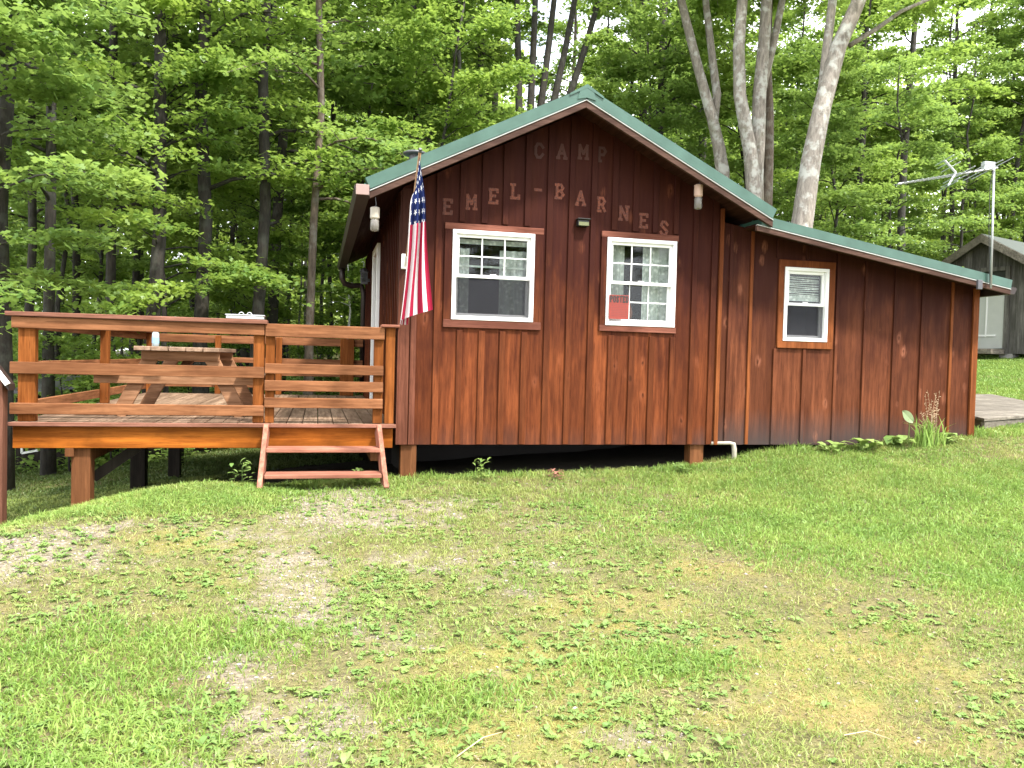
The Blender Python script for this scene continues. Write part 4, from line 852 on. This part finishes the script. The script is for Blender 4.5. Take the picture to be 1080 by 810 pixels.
for px, py, h, lab in ((508,498,.20,'bushy green weed in the shade line under the first window'),(255,507,.20,'upright weed left of the deck steps'),(377,508,.13,'small weed growing under the lower step tread'),(190,492,.55,'dark leafy shrub growing behind the deck piers'),(720,492,.10,'small grey weed left of the second cabin pier'),(586,500,.07,'low reddish weed at the shaded edge below the cabin')):
    Y0 = {190: 12.2}.get(px, 7.35); p = at(px, py, Y0); x0, y0 = p[0], Y0; z = gz1(x0, y0); n = int(26+h*60); lz = RNG.uniform(.1, 1, n)*h
    P, F, r = leaves_mesh(np.full(n,x0)+RNG.normal(0,.02+h*.12,n), np.full(n,y0)+RNG.normal(0,.03,n), z+lz, RNG.uniform(0,6.28,n), RNG.uniform(-.2,.9,n), RNG.uniform(.04,.09,n)*(1+h), RNG.uniform(.015,.03,n)*(1+h), RNG.random(n))
    t = thing('weed_plant', lab, 'weed', (x0, y0, z)); mesh_obj('foliage', P, F, plain('red_weed', (.3,.13,.09), .8) if px == 586 else M['weed' if px != 190 else 'leaf_cool'], t, r); MB().tube([(x0,y0,z-.03),(x0+.005,y0,z+h*.85)], [.004,.002], 5).build('stem', M['weed'], t)
# ================================================================= TREES
def stem_pts(p0, p1, wob, rng, n=9):
    p0, p1 = np.array(p0, float), np.array(p1, float); t = np.linspace(0,1,n)[:,None]; P = p0+(p1-p0)*t; P[1:-1,:2] += rng.normal(0, wob, (n-2,2)); return P
def crown(stems, rng, zlo, nbr, Lb, leafn, leaf, wmul=1., brs=True, mat=None, azc=None):
    """stems: list of (points, radii). returns wood MB and leaf arrays"""
    mb = MB(); LP = []
    for P, Rr in stems: mb.tube([tuple(p) for p in P], list(Rr), 9)
    tot = sum(np.linalg.norm(P[-1]-P[0]) for P, _ in stems)
    for P, Rr in stems:
        k = max(2, int(nbr*np.linalg.norm(P[-1]-P[0])/tot))
        zt, zb = P[-1][2], max(P[0][2]+.3, zlo)
        for i in range(k):
            h = zb+(zt-zb)*((i+rng.random())/k)**.9; j = min(len(P)-2, int(np.searchsorted(P[:,2], h)-1)); j = max(0, j)
            f = (h-P[j][2])/max(1e-3, P[j+1][2]-P[j][2]); p0 = P[j]*(1-f)+P[j+1]*f; r0 = (Rr[j]*(1-f)+Rr[j+1]*f)
            s = (h-zb)/max(.1, zt-zb); az = rng.uniform(0,2*np.pi) if azc is None else rng.normal(azc, .9); L = Lb*(1.05-.62*s)*rng.uniform(.55,1.15)
            d = np.array([math.cos(az), math.sin(az), 0]); e = rng.uniform(.25,.6)+.5*s; dr = rng.uniform(.25,.55)
            ts = np.linspace(0,1,6); B = p0+d*(ts*L)[:,None]+np.array([0,0,1])*((e*ts-dr*ts**2*1.3)*L)[:,None]; B[1:,:2] += rng.normal(0,.04*L,(5,2))
            rb = min(r0*.45, .012+.012*L); mb.tube([tuple(b) for b in B], list(rb*(1-ts*.85)), 5)
            # twigs and leaves on them
            tw = [B[2:]]; sd = np.array([-d[1], d[0], 0])
            for q in range(5):
                t0 = .25+.14*q; b0 = B[0]*0+[np.interp(t0, ts, B[:,c]) for c in range(3)]; l2 = L*.5*(1.15-t0)*rng.uniform(.7,1.3); dd2 = d*.6+sd*(1 if q%2 else -1)*rng.uniform(.6,1.)
                T = np.array([b0+dd2*l2*u+np.array([0,0,(.12*u-.2*u*u)*l2]) for u in (0,.5,1)]); tw.append(T); 
                if brs and l2 > .35: mb.tube([tuple(b) for b in T], [rb*.35,rb*.2,rb*.08], 3)
            nl = max(6, int(leafn*L/Lb/len(tw)))
            for T in tw:
                u = rng.random(nl)**.8*(len(T)-1); ii = u.astype(int).clip(0,len(T)-2); fu = (u-ii)[:,None]; c = T[ii]*(1-fu)+T[ii+1]*fu
                c = c+rng.normal(0,1,(nl,3))*np.array([.16,.16,.045])*wmul; LP.append(c)
    LP = np.concatenate(LP); n = len(LP)
    az = rng.uniform(0,2*np.pi,n); ti = rng.normal(0,.42,n); tj = rng.normal(0,.42,n); L = rng.uniform(.7,1.25,n)*leaf; W = L*.82
    a = np.stack([np.cos(az)*np.cos(ti), np.sin(az)*np.cos(ti), np.sin(ti)-.15], -1); b = np.stack([-np.sin(az)*np.cos(tj), np.cos(az)*np.cos(tj), np.sin(tj)], -1)
    L = L[:,None]; W = W[:,None]
    V = np.stack([LP-a*L*.5, LP-a*L*.15+b*W*.55, LP+a*L*.08+b*W*.20, LP+a*L*.28+b*W*.42, LP+a*L*.6, LP+a*L*.28-b*W*.42, LP+a*L*.08-b*W*.20, LP-a*L*.15-b*W*.55], 1).reshape(-1,3)
    return mb, V, np.arange(8*n).reshape(-1,8), np.repeat(np.clip(rng.normal(.5,.28,n),0,1),8)
def tree_from(stems, rng, label, cat, zlo, nbr, Lb, leafn, leaf, bark, leafm, group=None, name='maple_tree', azc=None, wmul=1.):
    base = stems[0][0][0]; t = thing(name, label, cat, tuple(base), group)
    mb, V, F, r = crown(stems, rng, zlo, nbr, Lb, leafn, leaf, wmul, azc=azc)
    mb.build('trunk', M[bark], t, smooth=True, origin=base); me = smooth_mesh_fast('crown', V-base, F, r, M[leafm]); link('crown', me, t, base); return t
def taper(r0, n, flare=True):
    s = np.linspace(0,1,n); r = r0*(1-.62*s); r[0] *= 1.35 if flare else 1; return r
def straight(px, Y, H, r, lean=0., rng=None, wob=.04, pyb=470):
    """trunk through screen column px (at the horizon line), standing on the ground"""
    x = at(px, 370, Y)[0]; z = gz1(x, Y)-.15; return (stem_pts((x, Y, z), (x+lean*H, Y+rng.normal(0,.3), z+H), wob, rng), taper(r, 9))
rg = np.random.default_rng(11)
def from_px(cols, Y, r0, r1, dY=0.):
    P = [at(x, y, Y+dY*k) for k, (x, y) in enumerate(cols)]; return (np.array(P), np.linspace(r0, r1, len(P)))
def ground_start(cols, Y):
    p = at(*cols[0], Y); z = gz1(p[0], Y)-.15; return np.array([p[0]-(at(*cols[1],Y)[0]-p[0])*.8, Y, z])
def pale(colsets, Y, rs, label, nbr, zlo, name='maple_tree', bark='bark_pale'):
    stems = []
    base = ground_start(colsets[0], Y)
    for k, (cols, (r0, r1)) in enumerate(zip(colsets, rs)):
        P, Rr = from_px(cols, Y+.12*k, r0, r1)
        if k == 0 or cols[0] == colsets[0][0] or name == 'clump': P = np.vstack([base+np.array([.12*k,.05*k,0]), P]); Rr = np.append(r0*1.3, Rr)
        e = P[-1]+(P[-1]-P[-2])*1.2; P = np.vstack([P, e]); Rr = np.append(Rr, r1*.6); stems.append((P, Rr))
    return tree_from(stems, rg, label, 'tree', zlo, nbr, 2.4, 700, .10, bark, 'leaf', 'maples rising behind the cabin roof', 'maple_tree')
pale([[(762,182),(758,155),(751,125),(737,75),(718,0),(708,-60)],[(752,132),(756,100),(751,60),(744,0),(740,-60)]], 15.5, [(.145,.07),(.10,.06)], 'grey maple forking into two leaning stems behind the right roof slope', 20, 7.5)
pale([[(795,205),(791,160),(780,100),(779,50),(783,0),(786,-60)],[(795,205),(799,150),(801,95),(806,40),(809,-10),(812,-60)],[(800,115),(806,85),(816,45),(827,-10),(838,-60)]], 14.5, [(.15,.09),(.16,.09),(.09,.06)], 'pale lichened maple clump rising behind the roof valley', 20, 7.8, 'clump')
pale([[(808,205),(810,160),(811,120),(809,60),(812,0)]], 14.9, [(.13,.06)], 'reddish brown stem pressed against the pale maple clump', 6, 8, 'maple_tree', 'bark_brown')
pale([[(845,240),(855,170),(867,112),(884,50),(906,0),(930,-60)],[(862,125),(868,90),(872,50),(878,0),(884,-60)],[(896,48),(925,30),(950,12),(978,0)]], 13.2, [(.20,.11),(.10,.07),(.05,.03)], 'thick pale leaning maple with forked top right of the roof valley', 24, 6.9)
# straight heroes
HEROES = [(3,11.8,.15,.0,'thick dark trunk at the left border of the photo'),(30,15,.10,.01,'slim dark maple second from the left border'),(52,13.2,.11,.01,'straight dark maple over the left end of the deck rail'),(78,18,.11,-.02,'dark trunk behind the left deck corner post'),
 (100,23,.07,.03,'thin dark tree behind the second deck post'),(119,15.5,.12,-.01,'dark maple above the second deck post'),(141,20,.12,.01,'dark maple left of the bottle on the table'),(160,14.5,.165,.012,'thick dark maple straight above the bottle'),
 (214,14.8,.17,-.01,'thick dark maple above the picnic table right end'),(243,21,.09,.02,'slender dark tree left of the silver tray'),(272,15.2,.15,.0,'dark maple right of the silver tray'),(299,24,.09,.05,'thin leaning tree left of the grey straight trunk'),
 (326,15.,.105,.0,'tall straight grey trunk above the right deck railing'),(346,24,.09,.0,'thin dark tree between grey trunk and white birch'),(447,19,.25,.0,'broad dark maple above the chimney vent'),(498,22,.17,.0,'dark maple left of the multi-stem clump behind the roof'),(513,27,.2,.01,'greyish trunk directly left of the multi-stem clump'),
 (596,30,.14,.0,'slim pale grey trunk above the roof peak left side'),(655,27,.10,.02,'thin trunk over the right roof slope near the peak'),(945,20,.16,.0,'dark straight maple above the antenna'),(1000,25,.13,-.01,'dim trunk behind the antenna boom'),(685,32,.12,.05,'distant trunk leaning right over the right roof slope')]
for i, (px, Y, r, ln, lab) in enumerate(HEROES):
    H = 15+rg.random()*3; st_ = [straight(px, Y, H, r*.78, ln*.6, rg)]
    tree_from(st_, rg, lab, 'tree', gz1(st_[0][0][0][0], Y)+(3.9 if Y < 20 else 5.0), 30, 2.5, 430, .095 if Y < 20 else .125, 'bark_dark' if px != 326 and px != 596 else 'bark_brown', 'leaf' if i%3 else 'leaf_cool', 'dark maple trunks of the near wood')
# fan of stems behind the roof
stems = []
for px0, px1 in ((549,545),(556,566),(560,588),(566,612),(572,640)):
    stems.append(from_px([(px0,200),((px0*2+px1)/3,120),((px0+2*px1)/3,50),(px1,-30),(px1+(px1-px0)*.5,-110)], 19.5, .11, .05))
stems[0] = (np.vstack([[stems[0][0][0][0], 19.5, gz1(stems[0][0][0][0],19.5)-.15], stems[0][0]]), np.append(.17, stems[0][1]))
for k in range(1,5): stems[k] = (np.vstack([[stems[0][0][0][0]+.08*k, 19.5+.1*(k%2), stems[0][0][0][2]], stems[k][0]]), np.append(.13, stems[k][1]))
tree_from(stems, rg, 'dark clump of five fanning stems above the left roof slope', 'tree', 10.0, 22, 2.0, 460, .12, 'bark_dark', 'leaf', 'dark maple trunks of the near wood')
# two thin birches left of the gutter
for px, Y, lab in ((373,16.5,'thin white birch sapling left of the gutter, the left one'),(388,17.,'thin white birch sapling seen just under the downspout')):
    x = at(px, 370, Y)[0]; z = gz1(x,Y)-.1; tree_from([(stem_pts((x,Y,z),(x-.15,Y,z+3.6),.03,rg,7), taper(.035,7,False))], rg, lab, 'tree', z+2.4, 8, .7, 60, .09, 'bark_white', 'leaf', 'white birch saplings', 'birch_tree')
# prototypes, copied
def proto(kind, seed):
    rng = np.random.default_rng(seed)
    if kind == 'tall': st_ = [(stem_pts((0,0,-.3),(rng.normal(0,.5),rng.normal(0,.5),16.5),.08,rng), taper(rng.uniform(.10,.17),9))]; a = (5.2, 38, 2.9, 470, .13)
    elif kind == 'pole': st_ = [(stem_pts((0,0,-.3),(rng.normal(0,.6),rng.normal(0,.6),14),.07,rng), taper(rng.uniform(.05,.08),9,False))]; a = (7, 22, 1.9, 300, .13)
    elif kind == 'under': st_ = [(stem_pts((0,0,-.3),(rng.normal(0,.4),rng.normal(0,.4),rng.uniform(7,9)),.07,rng), taper(.055,9,False))]; a = (2.4, 34, 2.5, 640, .095)
    else: st_ = [(stem_pts((0,0,-.2),(rng.normal(0,.15),rng.normal(0,.15),rng.uniform(2.6,3.4)),.03,rng,6), taper(.022,6,False))]; a = (.5, 20, 1.15, 260, .085)
    mb, V, F, r = crown(st_, rng, *a[:2], a[2], a[3], a[4])
    V0 = np.array(mb.v); tm = bpy.data.meshes.new('trunk'); tm.from_pydata(V0.tolist(), [], mb.f); tm.materials.append(M['bark_dark']); tm.polygons.foreach_set('use_smooth', [True]*len(tm.polygons))
    a_ = tm.attributes.new('rnd','FLOAT','POINT'); a_.data.foreach_set('value', np.array(mb.r, np.float32))
    return tm, smooth_mesh_fast('crown', V, F, r, M['leaf' if seed%2 else 'leaf_cool'])
PR = {'pole': [proto('pole', s) for s in (31,32,33)], 'tall': [proto('tall', s) for s in (1,2,3,4)], 'under': [proto('under', s) for s in (11,12,13,14)], 'sapling': [proto('sapling', s) for s in (21,22,23)]}
def put(kind, x, y, rot, sc, label, group, cat, name):
    t = thing(name, label, cat, (x, y, gz1(x, y)), group); t.rotation_euler = (0, 0, rot); t.scale = (sc, sc, sc)
    tm, cm = PR[kind][int(rg.integers(len(PR[kind])))]
    for nm, me in (('trunk', tm), ('crown', cm)):
        o = bpy.data.objects.new(nm, me); C.objects.link(o); o.parent = t
    return t
def region(x, y):
    c = np.array([x, y, 0.]); px = 540+FPX*(c@RR)/(c@_f); return px
def place(kind, n, y0, y1, mind, cat, name, lab, group, scr=(.85,1.15), dens=None):
    pts = []; tries = 0
    while len(pts) < n and tries < 20000:
        tries += 1; y = rg.uniform(y0, y1); x = rg.uniform(-.42*y-3, 1.25*y+3)
        px = region(x, y)
        if px < -140 or px > 1220: continue
        if y < (14.3 if x < 5 else 15.0) : continue
        if px > 960 and y < 23: continue
        if 12.0 < x < 21 and 12 < y < 22: continue
        if (505 if y < 26 else 535) < px < (650 if y < 26 else 612) and rg.random() < .93: continue
        if any((x-a)**2+(y-b)**2 < mind**2 for a, b in pts): continue
        pts.append((x, y)); 
    for x, y in pts:
        px = region(x, y); where = 'left of the cabin behind the deck' if px < 390 else ('behind the cabin roof' if px < 850 else 'at the right beyond the lean-to'); far = 'near' if y < (y0+y1)/2 else 'deep'
        put(kind, x, y, rg.uniform(0,6.28), rg.uniform(*scr), lab % (far, where), group+' '+where, cat, name)
for k_ in range(15):
    put('tall', -16+k_*3.1+rg.uniform(-1,1), -19-rg.uniform(0,7), rg.uniform(0,6.28), 1.1, 'tall maple in the wood edge behind the photographer mirrored in the windows', 'maples mirrored in the windows', 'tree', 'maple_tree')
place('pole', 80, 16, 42, 1.1, 'tree', 'pole_maple', 'thin bare stemmed maple %s in the wood %s', 'thin pole maples')
place('tall', 24, 18, 34, 2.8, 'tree', 'maple_tree', 'tall maple %s in the wood %s', 'tall maples')
place('under', 34, 16, 38, 1.9, 'tree', 'understory_maple', 'slender layered understory maple %s in the wood %s', 'understory maples')
place('sapling', 20, 14.3, 24, 1.2, 'sapling', 'maple_sapling', 'leafy maple sapling %s in the wood %s', 'maple saplings')
for px, Y, k, sc, lab in ((-30,11.5,'under',1.0,'near leafy maple whose pale boughs fill the upper left'),(75,13.2,'sapling',.8,'bright yellow-green sapling behind the left deck rail'),(120,14.0,'sapling',.8,'bright sapling beside the dark coop roof'),(930,17.5,'under',.85,'bright layered maple under the antenna boom'),(1010,22.5,'under',1.1,'leafy maple behind the grey shed roof'),(880,16.5,'under',.9,'leafy maple behind the lean-to roof'),(180,14.6,'under',1.,'layered maple with drooping spray above the deck table'),(420,16.5,'under',.95,'bright leafy maple left of the chimney vent')):
    x = at(px, 370, Y)[0]; put(k, x, Y, rg.uniform(0,6.28), sc, lab, None, 'tree' if k != 'sapling' else 'sapling', 'understory_maple' if k == 'under' else 'maple_sapling')
# trees behind the photographer (they mirror in the window panes)
# far woodland: one mass
rng = np.random.default_rng(99); N = 260000; px = rng.uniform(-200,1300,N); Yd = rng.uniform(44,60,N); xs = np.array([(_f[0]+RR[0]*(p-540)/FPX)/(_f[1]+RR[1]*(p-540)/FPX) for p in px])*Yd
hh = rng.random(N)**1.1*17+gz(xs,Yd,False); gap = vnoise(xs*.25, hh*.5, 1., 77); k = (gap > .28) & ~((px > 545) & (px < 606) & (hh-gz(xs,Yd,False) > 8.5)); xs, Yd, hh = xs[k], Yd[k], hh[k]; N = len(xs)
c = np.stack([xs, Yd, hh], -1); a = rng.normal(0,1,(N,3)); a /= np.linalg.norm(a,axis=1)[:,None]; b = np.cross(a, rng.normal(0,1,(N,3))); b /= np.linalg.norm(b,axis=1)[:,None]; s = rng.uniform(.12,.26,N)[:,None]
V = np.stack([c-a*s, c+b*s*.7, c+a*s, c-b*s*.7], 1).reshape(-1,3)
o = bpy.data.objects.new('far_woodland', smooth_mesh_fast('far_woodland', V, np.arange(4*N).reshape(-1,4), np.repeat(rng.random(N),4), M['leaf_far'])); C.objects.link(o); tag(o, 'hazy green foliage of the distant wood', 'woodland', None, 'stuff')
# forest floor cover
x = rng.uniform(-18, 40, 160000); y = rng.uniform(13.5, 42, 160000); k = inview(x, y, 1.15) & (y > wood_edge(x)-.5) & (vnoise(x,y,.7,61) > .38); x, y = x[k], y[k]; N = len(x); L = rng.uniform(.08,.22,N)
P, F, r = leaves_mesh(x, y, gz(x,y)+rng.uniform(0,.35,N)*vnoise(x,y,.9,62), rng.uniform(0,6.28,N), rng.uniform(.0,.8,N), L, L*.5, rng.random(N))
o = bpy.data.objects.new('forest_undergrowth', smooth_mesh_fast('forest_undergrowth', P, F, r, M['leaf_cool'])); C.objects.link(o); tag(o, 'low green undergrowth on the forest floor behind the deck', 'undergrowth', None, 'stuff')
# ================================================================= LIGHT, SKY, CAMERA
SC = bpy.context.scene
w = bpy.data.worlds.new('World'); SC.world = w; w.use_nodes = True; nt = w.node_tree; nt.nodes.clear()
sky = nt.nodes.new('ShaderNodeTexSky'); sky.sky_type = 'NISHITA'; sky.sun_disc = False
EL, AZ = R(58), R(32)      # azimuth from behind the camera (-Y) towards +X
sunv = Vector((math.sin(AZ)*math.cos(EL), -math.cos(AZ)*math.cos(EL), math.sin(EL)))
sky.sun_elevation = EL; sky.sun_rotation = math.atan2(sunv.x, sunv.y); sky.air_density = 1.; sky.dust_density = 2.5; sky.ozone_density = 1.
tc = nt.nodes.new('ShaderNodeTexCoord'); nz = nt.nodes.new('ShaderNodeTexNoise'); nz.inputs['Scale'].default_value = 3.2; nz.inputs['Detail'].default_value = 5
nt.links.new(tc.outputs['Generated'], nz.inputs['Vector'])
rp = nt.nodes.new('ShaderNodeMapRange'); rp.inputs['From Min'].default_value = .30; rp.inputs['From Max'].default_value = .46; nt.links.new(nz.outputs['Fac'], rp.inputs['Value'])
mx = nt.nodes.new('ShaderNodeMix'); mx.data_type = 'RGBA'; mx.inputs[7].default_value = (11.,11.3,11.8,1)
nt.links.new(rp.outputs[0], mx.inputs[0]); nt.links.new(sky.outputs[0], mx.inputs[6])
bg = nt.nodes.new('ShaderNodeBackground'); bg.inputs['Strength'].default_value = .15; nt.links.new(mx.outputs[2], bg.inputs['Color'])
ow = nt.nodes.new('ShaderNodeOutputWorld'); nt.links.new(bg.outputs[0], ow.inputs['Surface'])
ld = bpy.data.lights.new('sun', 'SUN'); ld.energy = 3.7; ld.angle = R(5); ld.color = (1,.95,.87); lo = bpy.data.objects.new('sun', ld); C.objects.link(lo)
lo.rotation_euler = sunv.to_track_quat('Z', 'Y').to_euler(); lo.location = (0,0,20)
cd = bpy.data.cameras.new('camera'); cam = bpy.data.objects.new('camera', cd); C.objects.link(cam); SC.camera = cam
cd.sensor_fit = 'HORIZONTAL'; cd.sensor_width = 36; cd.lens = FPX/1080*36; cd.clip_start = .05; cd.clip_end = 2000
cam.matrix_world = Matrix((Vector(RR), Vector(UU), Vector(-_f))).transposed().to_4x4()
SC.view_settings.view_transform = 'Standard'; SC.view_settings.look = 'None'; SC.view_settings.gamma = 1; SC.view_settings.exposure = 1.3; SC.view_settings.use_curve_mapping = False
SC.cycles.max_bounces = 6; SC.cycles.transparent_max_bounces = 12; SC.cycles.diffuse_bounces = 4
